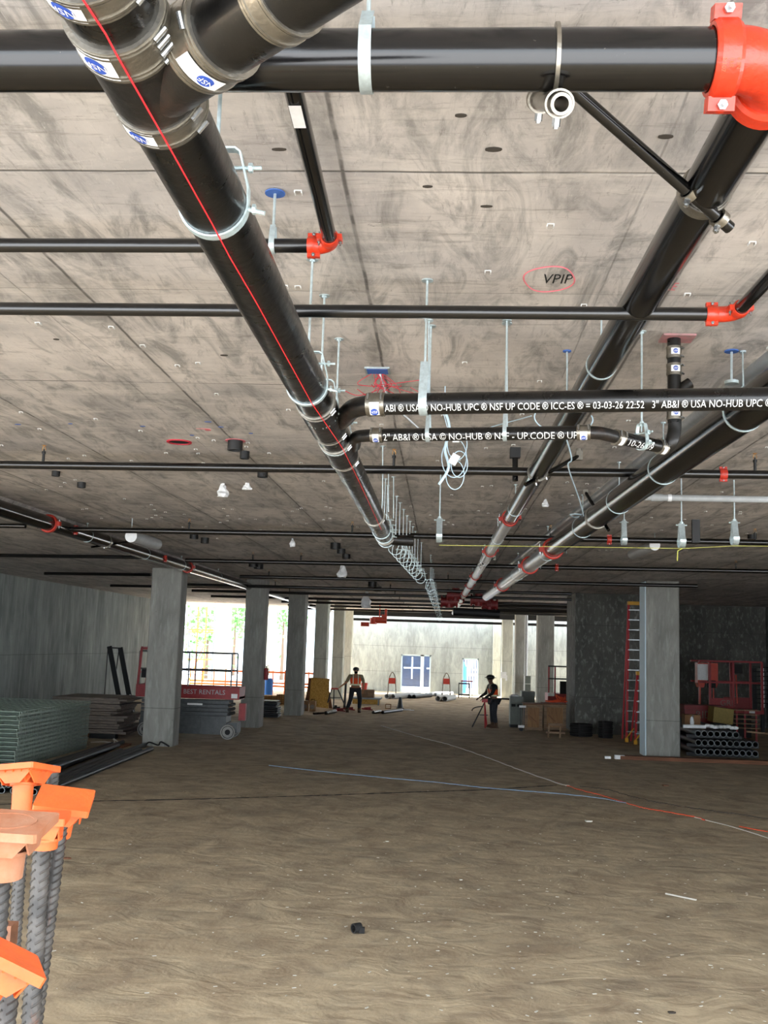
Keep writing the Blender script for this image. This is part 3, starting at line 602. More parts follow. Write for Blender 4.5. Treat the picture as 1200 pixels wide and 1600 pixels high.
# second line, orange elbow at right
t,a,b,d=sprink((-140,481),(1112,491),4.30,.032,'black pipe crossing the whole frame at mid-ceiling, ending right at an orange elbow')
crn=b+d*.11; dF=(Zp(1215,428,4.30)-Zp(1165,481,4.30)); dF.z=0; dF.normalize(); el=elbow_pts(crn,d,dF,.07,10)
t.part('elbow',MB().path([b]+el,.038,24),'orange'); grooved(t,None,b+d*.0,d,.032,.055); grooved(t,None,el[-1]+dF*.01,dF,.032,.055,ears=(1,0,0))
t.part('pipe',MB().cyl(el[-1],el[-1]+dF*1.6,.032,24),'steel_black')
# further lines: (y at x=0, y at x=1200, z, left px, right px, heads, red couplings)
rows=[(726,742,4.40,-140,1340,(67,615,1180),(1130,),'black sprinkler line below the lettered drain lines, upright heads on top'),
(825,848,4.42,110,1340,(295,550,860,1180),(952,),'black sprinkler line passing just above the open drain end'),
(870,893,4.42,290,1340,(395,470,1150),(870,),'black sprinkler line passing the top of the big right column'),
(893,918,4.42,375,1090,(420,700),(),'black sprinkler line at the head of the dark middle wall')]
for yl,yr,z,x0,x1,hd,cp,lb in rows:
    f=lambda x:yl+(yr-yl)*x/1200
    sprink((x0,f(x0)),(x1,f(x1)),z,.042 if yl<750 else .045,lb,hd,cpl=cp)
sprink((-140,819),(40,822),4.42,.038,'short black sprinkler line left of the red-coupled riser pipe, top')
sprink((-140,866),(236,871),4.42,.04,'black sprinkler line ending at the nearest left column, upper')
sprink((70,896),(236,898),4.42,.045,'black sprinkler line ending at the nearest left column, middle')
sprink((173,915),(375,918),4.42,.045,'black sprinkler line passing behind the nearest left column, lowest')
far=[(921,292,893,'first'),(930,300,893,'second'),(938,330,893,'third'),(944,440,893,'fourth'),(949,450,893,'fifth'),(954,480,893,'sixth')]
for i,(y,x0,x1,o) in enumerate(far):
    yl=y-(600-x0)*.024; yr=y+(x1-600)*.024
    sprink((x0,yl),(x1,yr),4.40,.05,'distant black sprinkler line near the far wall, %s behind the plastic bag on the ceiling'%o,heads=(430+i*22,610+i*7))
a=Zp(752,950,4.30);a=Yp(752,950,44);b=Yp(893,953,44); one('duct',MB().cyl(a,b,.17,24),'beam','fat black pipe crossing in front of the two right far columns','pipe',a)
# grey plastic line, right
a=Zp(1000,777,4.40);b=Zp(1330,783,4.40); t=T('conduit','pale grey plastic pipe under the ceiling at the right edge','conduit',a); d=(b-a).normalized(); t.part('tube',MB().cyl(a,b,.036,24),'grey_pvc'); t.part('collar',MB().cyl(a+d*.12,a+d*.24,.043,24),'grey_pvc'); t.part('collar',MB().cyl(a+d*.3,a+d*.34,.041,24),'plasticw')
# left main E
ez=4.43; e0=Zp(-80,769,ez); e1=Zp(404,921,ez); dE=(e1-e0).normalized(); eE=onl(e0,dE,57); rE=.115
tE=T('water_main','black steel main with red couplings running down the left column row','pipe',e0)
em=onl(e0,dE,Zp(385,917,ez).y); tE.part('pipe',MB().cyl(e0,em,rE,28),'steel_black'); tE.part('wrapped_pipe',MB().cyl(em,eE,rE*.9,20),'silver',label='paler far length')
for px,py in ((75,818),(288,886)): grooved(tE,None,onl(e0,dE,Zp(px,py,ez).y),dE,rE,.09,'redc',ears=(1,0,0))
for px,py in ((112,828),(265,873)): p=onl(e0,dE,Zp(px,py,ez).y); grooved(tE,None,p+V((.12,0,0)),(1,0,0),.045,.06,'redc')
for i,y in enumerate((17.5,21,24,28,34,40)): 
    c=onl(e0,dE,y); t=T('ring_hanger','pale ring hanger on the left main, %s one'%ORD[i],'pipe hanger',c-V((0,0,rE)),group='ring hangers on the left main'); ringhang(t,c,rE,dE)
cc=onl(e0,dE,18.5); t=brace(cc,rE,dE,cc+V((-.15,-.3,-.14)),cc+V((.55,.9,.16)),'thin black brace across the left main near its first red coupling',.02)
# large galvanised teardrop hangers waiting at right
for px,yt,yb,lb in ((686,735,848,'beside the open drain end'),(975,785,852,'left of the three at right'),(1065,748,856,'middle of the three at right, with a yellow string tail'),(1148,748,852,'right of the three at right')):
    z0=4.0
    yy={686:11.34,975:13.79,1065:11.55,1148:11.56}[px]; top=V((Yp(px,yt,yy).x,yy,ZC)); bot=Yp(px,yb,yy); strapt=Yp(px,yb-38,yy); R=(strapt.z-bot.z)
    t=T('strap_hanger','empty galvanised long-loop hanger, '+lb,'pipe hanger',bot,group='empty long-loop hangers')
    c=bot+V((0,0,.085)); hh=strapt.z-bot.z-.085
    pts=[c+V((-.0,-.006,hh)),c+V((0,-.05,.03))]+[c+V((0,-.085*math.cos(a),-.085*math.sin(a))) for a in [PI*i/14 for i in range(15)]]+[c+V((0,.05,.03)),c+V((0,.006,hh))]
    t.part('loop_strap',MB().strap(pts,(1,0,0),.065,.005),'galv'); t.part('threaded_rod',MB().cyl(c+V((0,0,hh-.04)),(c.x,c.y,ZC),.008,8),'galv')
    t.part('nut',MB().cyl(c+V((0,0,hh+.0)),c+V((0,0,hh+.02)),.02,6),'zinc'); t.part('cross_bolt',MB().cyl(c+V((-.06,0,hh-.02)),c+V((.06,0,hh-.02)),.008,8),'zinc')
# loose rods hanging from the ceiling
for px,yt,yb,lb in ((792,500,612,'right of the wide strap on the upper lettered line'),(670,500,625,'close behind the wide strap hanger'),(886,548,612,'between the lettered drain line and the orange-elbow pipe'),(598,697,790,'left of the sprinkler line head, near the drain end'),(607,735,800,'in front of the drain end, second'),(615,745,810,'in front of the drain end, third')):
    p=Zp(px,yt,ZC); q=Yp(px,yb,p.y); t=T('threaded_rod','loose galvanised ceiling rod, '+lb,'rod',q,group='loose threaded rods'); t.part('rod',MB().cyl(q,(p.x,p.y,ZC),.006,8),'galv'); t.part('anchor_plate',MB().cyl((p.x,p.y,ZC-.008),(p.x,p.y,ZC),.028,12),'inkblue' if px==886 else 'galv')
p=Zp(1143,548,ZC); q=Yp(1143,600,p.y); t=T('threaded_rod','galvanised rod with blue plate dropping behind the lettered pipe to the fat slanting pipe','rod',q); t.part('rod',MB().cyl(q,(p.x,p.y,ZC),.008,8),'galv'); t.part('anchor_plate',MB().cyl((p.x,p.y,ZC-.008),(p.x,p.y,ZC),.045,14),'inkblue'); t.part('saddle',MB().cyl(q,q+V((0,0,.02)),.045,14),'galv')
for px,py in ((480,33),): 
    p=Zp(px,py,ZC); one('ceiling_insert',MB().cyl((p.x,p.y,ZC-.02),(p.x,p.y,ZC),.05,16).cyl((p.x,p.y,ZC-.05),(p.x,p.y,ZC-.02),.012,8),'inkblue','blue plastic ceiling insert above the thick horizontal pipe','ceiling insert',(p.x,p.y,ZC))
# yellow string
yz=Yp(1065,853,11.5); P=[Yp(686,852,11.34),Yp(860,854,11.4),Yp(1066,857,11.5),Yp(1148,853,11.56),Yp(1330,854,11.6)]
t=T('string','pale yellow string tied through the empty long-loop hangers','string',P[0]); t.part('line',MB().path(P,.0028,5),'ystring'); t.part('loose_tail',MB().path([P[2],P[2]+V((-.05,0,-.03)),P[2]+V((-.055,0,-.14))],.006,5),'ystring')
# ================================================================ ceiling items
def onceil(px,py): p=Zp(px,py,ZC); return p
def sleeve(px,py,r,h,label,pink=False,z=ZC):
    p=Zp(px,py,z-h); p.z=z; t=T('pipe_sleeve',label,'pipe sleeve',p,group='black pipe sleeves in the ceiling')
    t.part('tube',MB().cyl(p-V((0,0,h)),p,r,24,ri=r*.86),'plastic_black'); t.part('plug',MB().cyl(p-V((0,0,h*.8)),p-V((0,0,h*.75)),r*.85,20),'dark')
    if pink: t.part('paint_ring',MB().cyl(p-V((0,0,.004)),p,r*1.35,24),'pinkspray',label='ring of pink spray paint')
for px,py,r,h,lb,pk in ((367,704,.075,.10,'bigger black sleeve with pink paint ring, right of the red ceiling hole',1),(382,717,.05,.08,'smaller black sleeve just right of the pink-ringed one',0),(87,744,.05,.06,'black sleeve below the far left sprinkler head',0),(127,762,.055,.07,'black sleeve right of and beyond the one by the left sprinkler head',0),
  (410,746,.06,.07,'black sleeve hanging against the sprinkler line left of the drain main',0),(303,842,.08,.1,'left of two black sleeves beyond the second sprinkler line',0),(320,849,.08,.11,'right of two black sleeves beyond the second sprinkler line',0),
  (524,858,.1,.12,'black sleeve, first of the row of three left of the empty hangers',0),(533,865,.09,.1,'black sleeve, middle of the row of three left of the empty hangers',0),(541,873,.09,.1,'black sleeve, last of the row of three left of the empty hangers',0),
  (404,889,.12,.14,'left of two distant black sleeves beside the third sprinkler line',0),(396,886,.12,.14,'black sleeve just left of the two by the third sprinkler line',0),(582,917,.14,.16,'distant black sleeve right of the first bag of plastic film',0),(590,924,.14,.16,'distant black sleeve farther right of the plastic film bag',0),
  (1175,842,.07,.07,'black box-like sleeve near the right edge above the yellow string',0)):
    sleeve(px,py,r,h,lb,pk)
p=onceil(1087,812); one('hanging_board',MB().box((p.x,p.y,ZC-.17),(.11,.05,.34)),'plastic_black','black rough stub hanging from the ceiling between the right loop hangers','ceiling stub',(p.x,p.y,ZC-.34))
def disc(mb,p,rx,ry,t=.004,n=28): 
    mb.prism([(p.x+rx*math.cos(2*PI*i/n)*(1+.05*math.sin(3*i)),p.y+ry*math.sin(2*PI*i/n),ZC-t) for i in range(n)],(0,0,t)); return mb
p=onceil(280,690); t=T('ceiling_hole','red-lined oval hole in the ceiling on the left','ceiling hole',p); t.part('rim',MB().cyl((p.x,p.y,ZC-.012),(p.x,p.y,ZC),.125,28,ri=.105),'holered'); t.part('recess',disc(MB(),p,.104,.104,.003),'dark')
# junction box with wires
p=onceil(590,578); t=T('junction_box','open metal ceiling box with a tangle of red wires','junction box',p)
t.part('box',MB().bb(p.x-.09,p.x+.09,p.y-.08,p.y+.08,ZC-.012,ZC),'galv'); t.part('opening',MB().bb(p.x-.075,p.x+.075,p.y-.065,p.y+.065,ZC-.014,ZC-.011),'inkblue')
rnd=random.Random(3)
for i in range(11):
    s=p+V((rnd.uniform(-.05,.05),0,-.03)); e=s+V((rnd.uniform(-.18,.3),rnd.uniform(-.05,.1),rnd.uniform(-.03,-.2)))
    P=smooth_pts([s,s+V((rnd.uniform(-.1,.1),0,-.08)),e,e+V((rnd.uniform(-.12,.05),.02,rnd.uniform(-.04,.08)))],6); t.part('wire',MB().path(P,.0028,5),'redwire')
s=p+V((.02,0,-.03)); t.part('cable',MB().path(smooth_pts([s,s+V((.08,.05,-.2)),s+V((.2,.2,-.28)),s+V((.38,.3,-.42))]),.009,6),'alum')
# coils of pale blue cable
p=Yp(706,690,7.6); t=T('cable_coil','hanging loops of pale blue cable below the lettered drain lines','cable',p)
t.part('bundle',MB().path(smooth_pts([p+V((-.06,0,.25)),p+V((-.02,0,.1)),p+V((-.05,0,-.06)),p+V((-.02,.0,-.2)),p+V((-.09,0,-.33))]),.011,6),'wire')
for i,(dx,dz,rr) in enumerate(((.04,-.02,.12),(.06,-.17,.10),(.02,-.12,.15),(.03,-.25,.11))):
    t.part('loop',MB().path([p+V((dx+rr*.62*math.cos(a),.01*i,dz+rr*math.sin(a))) for a in [2*PI*k/28 for k in range(28)]],.0035,5,closed=True),'wire')
t.part('hanging_wire',MB().path([p+V((-.06,0,.25)),V((p.x-.06,p.y,ZC))],.004,5),'wire'); t.part('tape_tag',MB().box(p+V((.03,-.02,.02)),(.05,.03,.06)),'plasticw'); t.part('tape_tag',MB().box(p+V((.02,-.02,-.14)),(.06,.03,.08),Euler((0,.5,0)).to_matrix()),'plasticw')
t.part('span_wire',MB().path(smooth_pts([p+V((-.3,0,.33)),p+V((-.1,0,.27)),p+V((.02,0,.03)),p+V((.3,0,.12)),Zp(830,650,4.2)]),.0035,5),'wire')
y=Zp(886,650,4.35).y; P=[Yp(*q,y+k) for q,k in (((872,640),0),((880,668),.3),((893,716),.8),((888,730),1.2),((905,780),2.6),((912,806),3.6))]
one('cable',MB().path(smooth_pts(P),.006,6),'wire','pale wire dangling from the long pipe down to the fat slanting pipe','cable',P[0])
p=Zp(908,806,4.34); one('cable_coil',MB().path([p+V((.13*math.cos(a)+.02*math.sin(3*a),.1*math.sin(a),.01*math.sin(2*a))) for a in [2*PI*k/40*1.0 for k in range(40)]],.008,5,closed=True),'wire','small pale blue wire knot lying on top of the fat slanting pipe','cable',p)
p=Zp(880,655,4.25); one('cable_loop',MB().path([p+V((.2*math.cos(a),.02*a,.1*math.sin(a))) for a in [-PI-.3+(PI+.6)*k/24 for k in range(25)]],.005,5),'wire','pale wire loop hooked under the long pipe behind the lettered lines','cable',p)
# plastic bags stuck to the ceiling
def bag(px,py,w,h,label,seed,z=ZC):
    r=random.Random(seed); p=Zp(px,py,z-h*.5); p.z=z; mb=MB(); n=7; R=[]
    for j in range(6):
        ww=w*(.25+.75*min(1,j/3.5))*(1 if j<5 else .85); R.append([mb.b.verts.new(p+V((ww*.5*math.cos(2*PI*i/n)+r.uniform(-.12,.12)*w,ww*.3*math.sin(2*PI*i/n)+r.uniform(-.1,.1)*w,-h*j/5+r.uniform(-.04,.04)*h))) for i in range(n)])
    for j in range(5):
        for i in range(n): mb._q([R[j][i],R[j][(i+1)%n],R[j+1][(i+1)%n],R[j+1][i]])
    mb._q(R[0]); mb._q(R[-1]); return one('plastic_bag',mb,'plasticw',label,'plastic bag',p-V((0,0,h)),smooth=False)
bag(348,766,.16,.17,'torn white plastic bag hanging on the ceiling left of the drain main',1); bag(386,760,.12,.09,'smaller scrap of white plastic beside the torn bag',2)
bag(457,848,.12,.16,'little white plastic bag beyond the second sprinkler line',3); bag(535,892,.26,.32,'white plastic bag hanging before the row of black sleeves and fifth hanger',4); bag(572,937,.4,.6,'distant white plastic bag near the far ceiling pipes',5)
bag(852,786,.09,.1,'white wrapped sprinkler head right of the long pipe',6)
# tube lights / cylinders
def cylight(px,py,px2,py2,r,label,z=ZC-.2):
    a=Zp(px,py,z); b=Zp(px2,py2,z-.0); t=T('tube_light',label,'light fixture',a); t.part('body',MB().cyl(a,b,r,20),'grey_pvc'); d=(a-b).normalized(); t.part('end_cap',MB().cyl(a,a+d*.01,r*1.02,20),'plasticw'); t.part('rod',MB().cyl((a.x,a.y,a.z),(a.x,a.y,ZC),.006,6),'galv')
cylight(1023,852,988,866,.085,'pale tubular fixture hanging behind the yellow string'); cylight(205,838,245,850,.10,'round-ended pale tube under the ceiling at the left main',ZC-.3)
# writing and paint on the ceiling
def ctext(st,px,py,size,m,label,flip=False,sx=1.0):
    p=onceil(px,py); mb=MB(); s=1
    text_on(mb,st,size,lambda x,y:V((p.x+x*sx,p.y+(-y if flip else y),ZC-.0015))); return one('ceiling_marking',mb,m,label,'marking',p,smooth=False)
ctext('VPIP',848,436,.20,'frame','black letters sprayed inside the pink oval',True,.42)
p=onceil(858,436); one('ceiling_marking',MB().path([p+V((.135*math.cos(a)+.01*math.sin(3*a),.19*math.sin(a),-.002)) for a in [2*PI*k/40 for k in range(40)]],.0045,4,closed=True),'pinkspray','thin pink spray-paint oval on the ceiling left of the long pipe','marking',p)
ctext('ERE',1030,448,.17,'pinkspray','pink scribbled letters on the ceiling right of the long pipe',True,.35)
p=onceil(318,670); one('ceiling_marking',disc(disc(MB(),p,.07,.012,.002),p+V((.03,.05,0)),.03,.035,.002),'pinkspray','faint pink paint smear beyond the red ceiling hole','marking',p)
rnd=random.Random(11); ins=[(223,666),(325,659),(345,667),(300,680),(28,663),(110,662),(392,677),(436,233),(771,233),(1040,213),(668,291),(760,322),(720,180),(88,530),(350,555)]
gi='small inserts and scars on the ceiling'
lbs=['blue smudge insert left of the pink smear','blue insert mark just beyond the pink smear','blue insert mark right of the pink smear','grey-blue scratch mark above the red hole','blue insert mark at the left edge','blue insert mark right of the left edge one','blue insert mark left of the drain main','small staple-ringed scar between the strap pipes, top left','pale ringed scar under the thick horizontal pipe, centre','staple-ringed scar below the brace clamp','dark oval scar, upper centre','long dark scar right of the oval one','faint scar near the loop clamp','stapled dark scar on the left ceiling','stapled scar left of the drain main']
for (px,py),lb in zip(ins,lbs):
    p=onceil(px,py); b='blue' in lb; one('ceiling_insert',disc(MB(),p,rnd.uniform(.02,.035),rnd.uniform(.012,.02),.003,12),'inkblue' if b else 'crack',lb,'ceiling insert',p,group=gi)
rnd=random.Random(31); mb=MB()
for i in range(260):
    x=rnd.uniform(-6,5); yy=rnd.uniform(3.2,20)
    for dx in (0,.03): mb.bb(x+dx,x+dx+.004,yy,yy+.03,ZC-.012,ZC)
    mb.bb(x,x+.034,yy-.004,yy,ZC-.004,ZC)
one('form_staples',mb,'staple','tiny pale staples scattered all over the ceiling','staples',(0,10,ZC),kind='stuff',smooth=False)
# orange fitting hanging far off
p=Yp(593,969,50); one('pipe_fitting',MB().cyl(p,(p.x,p.y,ZC),.03,6).cyl(p+V((-.35,0,0)),p+V((.35,0,0)),.16,14).cyl(p+V((-.3,0,-.2)),p+V((-.3,0,.1)),.18,12).cyl(p+V((-.9,0,-.22)),p+V((-.5,0,-.22)),.1,12).box(p+V((.2,0,.12)),(.2,.2,.3)).cyl(p+V((.3,0,.1)),p+V((.3,0,.55)),.06,8),'orange','orange fitting cluster hanging far off in front of the far wall','pipe fitting',p)
for i,(px,py,y,r) in enumerate(((712,930,33,.28),(748,938,35,.3),(765,945,36,.3),(702,940,34,.3))):
    p=Yp(px,py,y); t=T('valve',['dark red','broader dark red','rearmost dark red','lower dark red'][i]+' valve fitting in the cluster where the long pipes end','valve',p,group='red valve cluster at the end of the long pipes')
    t.part('hanger_rod',MB().cyl(p,(p.x,p.y,ZC),.02,6),'galv')
    t.part('body',MB().cyl(p+V((-.24,0,0)),p+V((.24,0,0)),r*.5,18).cyl(p+V((0,0,-.2)),p+V((0,0,.22)),r*.45,14),'job')
    for sx in (-.25,-.08,.08,.25): t.part('flange',MB().cyl(p+V((sx-.03,0,0)),p+V((sx+.03,0,0)),r*.68,18),'job')
p=Yp(740,945,35.5); one('pipe',MB().cyl(p+V((0,0,-.2)),(p.x,p.y,ZC),.02,6).cyl(p+V((-.7,0,-.25)),p+V((.9,0,-.3)),.14,18),'beam','short black pipe under the red valve cluster','pipe',p)
# ================================================================ rebars with caps, front left
def rebar(px,pb,pt,y,yb,r,label,name='rebar',topz=None):
    a=Yp(px[0],pb,yb); b=Yp(px[1],pt,y); d=(b-a).normalized(); base=a+d*(-(a.z)/d.z); t=T(name,label,'rebar',base,group='rusty rebars sticking up front left')
    mb=MB().cyl(base,b,r,14); u,v,_=frame(d); L=(b-base).length; k=0; pitch=r*.95; s=max(0,L-1.9)
    while s<L-.01:
        for sg in (0,PI):
            P=[]
            for i in range(7):
                an=sg+PI*(.08+.84*i/6); P.append(base+d*(s+pitch*.75*(i/6-.5)*2)+(u*math.cos(an)+v*math.sin(an))*(r*1.03))
            mb.path(P,r*.13,4)
        s+=pitch
    t.part('bar',mb,'rebar'); return t,b,d
def cap(t,c,d,yaw,w,m,label,tilt=(0,0),stem=.03,sh=.055,dish=False):
    c=V(c)
    R=Euler((tilt[0],tilt[1],yaw)).to_matrix(); q=lambda x,y,z:c+R@V((x,y,z))
    mb=MB(); h=w/2
    mb.prism([q(*p) for p in ((-h,-h*.94,.0),(-h*.94,-h,.0),(h*.94,-h,.0),(h,-h*.94,.0),(h,h*.94,.0),(h*.94,h,.0),(-h*.94,h,.0),(-h,h*.94,.0))],R@V((0,0,.011)))
    if dish: mb.cyl(q(0,0,.011),q(0,0,.0125),h*.7,28,ri=h*.62)
    pl=t.part('safety_cap',mb,m,label=label)
    mb=MB()
    for i in range(5):
        s=-h*.7+h*1.4*i/4
        for a,b in (((s,-.001),(s,.001)),):
            mb.prism([q(s-.0012,-h*.8,0),q(s-.0012,h*.8,0),q(s-.0012,stem*.8,-.024),q(s-.0012,-stem*.8,-.024)],R@V((.0024,0,0)))
            mb.prism([q(-h*.8,s-.0012,0),q(h*.8,s-.0012,0),q(stem*.8,s-.0012,-.024),q(-stem*.8,s-.0012,-.024)],R@V((0,.0024,0)))
    mb.cyl(q(0,0,-.026),q(0,0,-.022),stem*1.25,20)
    t.part('ribs',mb,m,pl); t.part('sleeve',MB().cyl(q(0,0,-.02),q(0,0,-sh),stem,24,ri=stem*.75,r2=stem*.92),m,pl); return t
Yr=1.75
t,b,d=rebar((33,98),1760,1262,1.70,1.62,.0115,'rightmost rusty rebar of the front left cluster, cap in bright orange'); cap(t,Yp(100,1256,1.70),d,.25,.088,'cap','tilted orange cap',(.26,.12),.021)
t,b,d=rebar((48,67),1600,1300,1.66,1.62,.0135,'thick rebar second from right with an orange rust stripe')
cap(t,Yp(72,1284,1.60),d,.2,.065,'cap','half hidden orange cap',(.05,.0),.021,.04)
t,b,d=rebar((14,36),1600,1285,1.9,1.8,.0105,'thin dark rebar behind the pale dusty cap')
t,b,d=rebar((60,84),1500,1198,2.1,1.95,.0115,'bare rebar top sticking up beside the tall far cap')
cap(t,Yp(38,1206,2.0),d,-.2,.10,'cap','farthest orange cap, tipped away',(-.20,-.13),.02,.08)
t,b,d=rebar((-16,6),1600,1322,1.35,1.3,.0115,'rebar at the left edge under the pale dusty cap')
cap(t,Yp(10,1296,1.32),d,.1,.105,'cap_dusty','big dusty pale orange cap',(.10,.04),.027,.06,True)
t,b,d=rebar((-30,18),1900,1530,1.2,1.15,.010,'short rebar under the lowest orange cap at the left edge')
cap(t,Yp(4,1500,1.15),d,.5,.085,'cap','lowest orange cap, tipped down',(.02,.52),.022)
p=Yp(8,1460,1.7); one('wood_block',MB().box(p,(.03,.03,.035)),'plank','small brown wood block among the rebars','wood block',p)
# ================================================================ left side
# stack of mesh panels
X0,X1,Y0,Y1=-11.6,-8.52,20.7,24.9; hh=.086
def mesh_panel():
    t=T('mesh_panel','','mesh panel',((X0+X1)/2,(Y0+Y1)/2,0),group='stacked green-grey mesh panels',local=True); w=(X1-X0)/2; l=(Y1-Y0)/2; mb=MB()
    for x in (-w,w): mb.bar((x,-l,.012),(x,l,.012),.02,.02); mb.bar((x,-l,hh-.012),(x,l,hh-.012),.016,.016)
    for y in (-l,l): mb.bar((-w,y,hh-.012),(w,y,hh-.012),.016,.016)
    n=44
    for i in range(n): y=-l+2*l*i/(n-1); mb.bar((w,y,.01),(w,y,hh-.01),.018,.012)
    for i in range(22): x=-w+2*w*i/21; mb.bar((x,-l,hh-.006),(x,l,hh-.006),.010,.010)
    for i in range(15): y=-l+2*l*i/14; mb.bar((-w,y,hh-.012),(w,y,hh-.012),.010,.010)
    t.part('wire_grid',mb,'mesh',smooth=False)
    mb=MB(); mb.prism([(-w,-l+.02,hh*.75),(-w,-l+.09,.012),(w-.03,-l+.09,.012),(w-.03,-l+.02,hh*.75)],(0,.004,.002)); mb.bb(-w,w-.03,-l-.012,-l+.012,hh*.72,hh-.002); mb.bb(-w+.02,w-.06,-l+.1,l-.03,.006,.012)
    t.part('folded_sheet',mb,'sheet',smooth=False); return t.o
pan=mesh_panel()
for i in range(13):
    lb='green-grey wire mesh panel, '+('bottom' if i==0 else 'topmost' if i==12 else ORD[i]+' from the bottom')+' of the stack by the left wall'
    lb=lb.replace('nearest','first'); loc=((X0+X1)/2+random.uniform(-.03,.03)+.008*(i%3),(Y0+Y1)/2+random.uniform(-.04,.04),i*(hh+.001)); rz=random.uniform(-.006,.006)
    if i==0: pan.location=loc; pan['label']=lb
    else: dup(pan,loc,rz,lb)
one('ground_beam',MB().bb(X0,X1,Y0+.1,Y0+.2,-.0,.0),'wood','x','x') if 0 else None
# boards
rnd=random.Random(5); z=.10
for i in range(2): one('pallet_beam',MB().bb(-10.4,-8.7,27.6+i*1.2,27.75+i*1.2,0,.10),'plank',['front','rear'][i]+' timber bearer under the pile of weathered boards','timber',(-9.5,27.7+i*1.2,0),group='timbers under the board pile')
for i in range(15):
    th=rnd.uniform(.07,.13) if i<14 else .04; a=rnd.uniform(-.06,.06); l=1.9+rnd.uniform(-.2,.2); c=V((-9.5+rnd.uniform(-.15,.12),28.3,z+th/2)); mb=MB().box(c,(l,1.7,th*.6),Euler((rnd.uniform(-.006,.006),rnd.uniform(-.012,.012),a)).to_matrix())
    one('board',mb,'board',('weathered board, %s from the bottom of the pile beside the mesh panels'%(['lowest']+ORD[1:]+['x'])[i]) if i<14 else 'weathered board on top of the pile, overhanging to the right','board',c-V((0,0,th/2)),group='weathered boards in the left pile'); z+=th*.7
one('black_block',MB().bb(-9.3,-8.6,27.3,27.55,0,.12),'frame','dark block at the foot of the board pile','block',(-9,27.4,0))
# black frame on the wall
t=T('trestle','tall black A-shaped trestle leaning by the left wall','trestle',Yp(195,1126,34.4))
for a,b in (((171,1010),(193,1128)),((188,1012),(209,1126))): t.part('side_plate',MB().bar(Yp(*a,34.9),Yp(*b,34.4)+V((0,0,.02)),.17,.05,up=(0,1,0)),'frame')
t.part('rail',MB().bar(Yp(169,1010,34.9),Yp(163,1090,35.1),.03,.03),'frame'); t.part('cross_bar',MB().bar(Yp(171,1012,34.9),Yp(192,1013,34.9),.05,.05),'frame'); t.part('rail',MB().bar(Yp(186,1015,35),Yp(180,1060,35.1),.03,.03),'frame'); t.part('edge_strip',MB().bar(Yp(203,1085,34.3),Yp(211,1125,34.3)+V((0,0,.02)),.03,.03),'alum')
# steel pipes on the floor
rnd=random.Random(2); g='long steel pipes lying on the floor'; ends=[((12,1231),(182,1168)),((24,1230),(193,1170)),((66,1229),(205,1166)),((73,1226),(200,1164)),((66,1238),(214,1170)),((90,1238),(222,1172)),((99,1238),(240,1172)),((77,1238),(232,1171)),((108,1236),(262,1170)),((84,1238),(250,1174))]
nm=['leftmost','second from the left','third from the left','fourth from the left','fifth from the left','fifth from the right','fourth from the right','third from the right','rightmost, reaching farthest towards the column','second from the right']
for i,(a,b) in enumerate(ends):
    z=.055 if i not in (2,3) else .155; A_=Zp(*a,z); B_=Zp(*b,.055)
    A_.x=-6.62-.125*(9-i) if i>1 else -8.0-.14*i; A_.y=17.35+rnd.uniform(-.06,.1); B_.z=.055 if i not in (2,3) else .15
    A_.x=[-7.95,-7.8,-7.27,-7.33,-7.36,-7.05,-6.93,-7.17,-6.65,-6.79][i]
    B_=V(([-8.1,-7.98,-7.72,-7.6,-7.86,-7.45,-7.2,-7.3,-6.9,-7.05][i],24.6+rnd.uniform(-.7,1.0),B_.z))
    t=T('steel_pipe','dark steel pipe on the floor below the mesh panels, '+nm[i],'pipe',A_,group=g); t.part('tube',MB().cyl(A_,B_,.052,20,ri=.044),'pipedark'); d=(A_-B_).normalized(); t.part('end_ring',MB().cyl(A_,A_+d*.004,.053,20,ri=.043),'rim')
p=FP(245,1168); one('wire_scrap',MB().path(smooth_pts([p+V((-.3,0,.02)),p+V((-.2,0,.12)),p+V((0,.1,.05)),p+V((.1,0,.14)),p+V((.3,.05,.03))]),.02,6),'rubber','tangle of black wire scrap at the foot of the nearest left column','scrap',p)
p=FP(160,1162); one('wire_scrap',MB().path(smooth_pts([p+V((-.3,0,.02)),p+V((0,0,.05)),p+V((.3,0,.04)),p+V((.25,.1,.12)),p+V((.45,0,.03))]),.015,6),'cordw','pale strip of scrap on the floor beyond the mesh panels','scrap',p)
one('plank',MB().bb(FP(148,1170).x,FP(182,1172).x,25.2,25.9,0,.05),'plank','short reddish plank on the floor between pipes and board pile','plank',FP(160,1171))
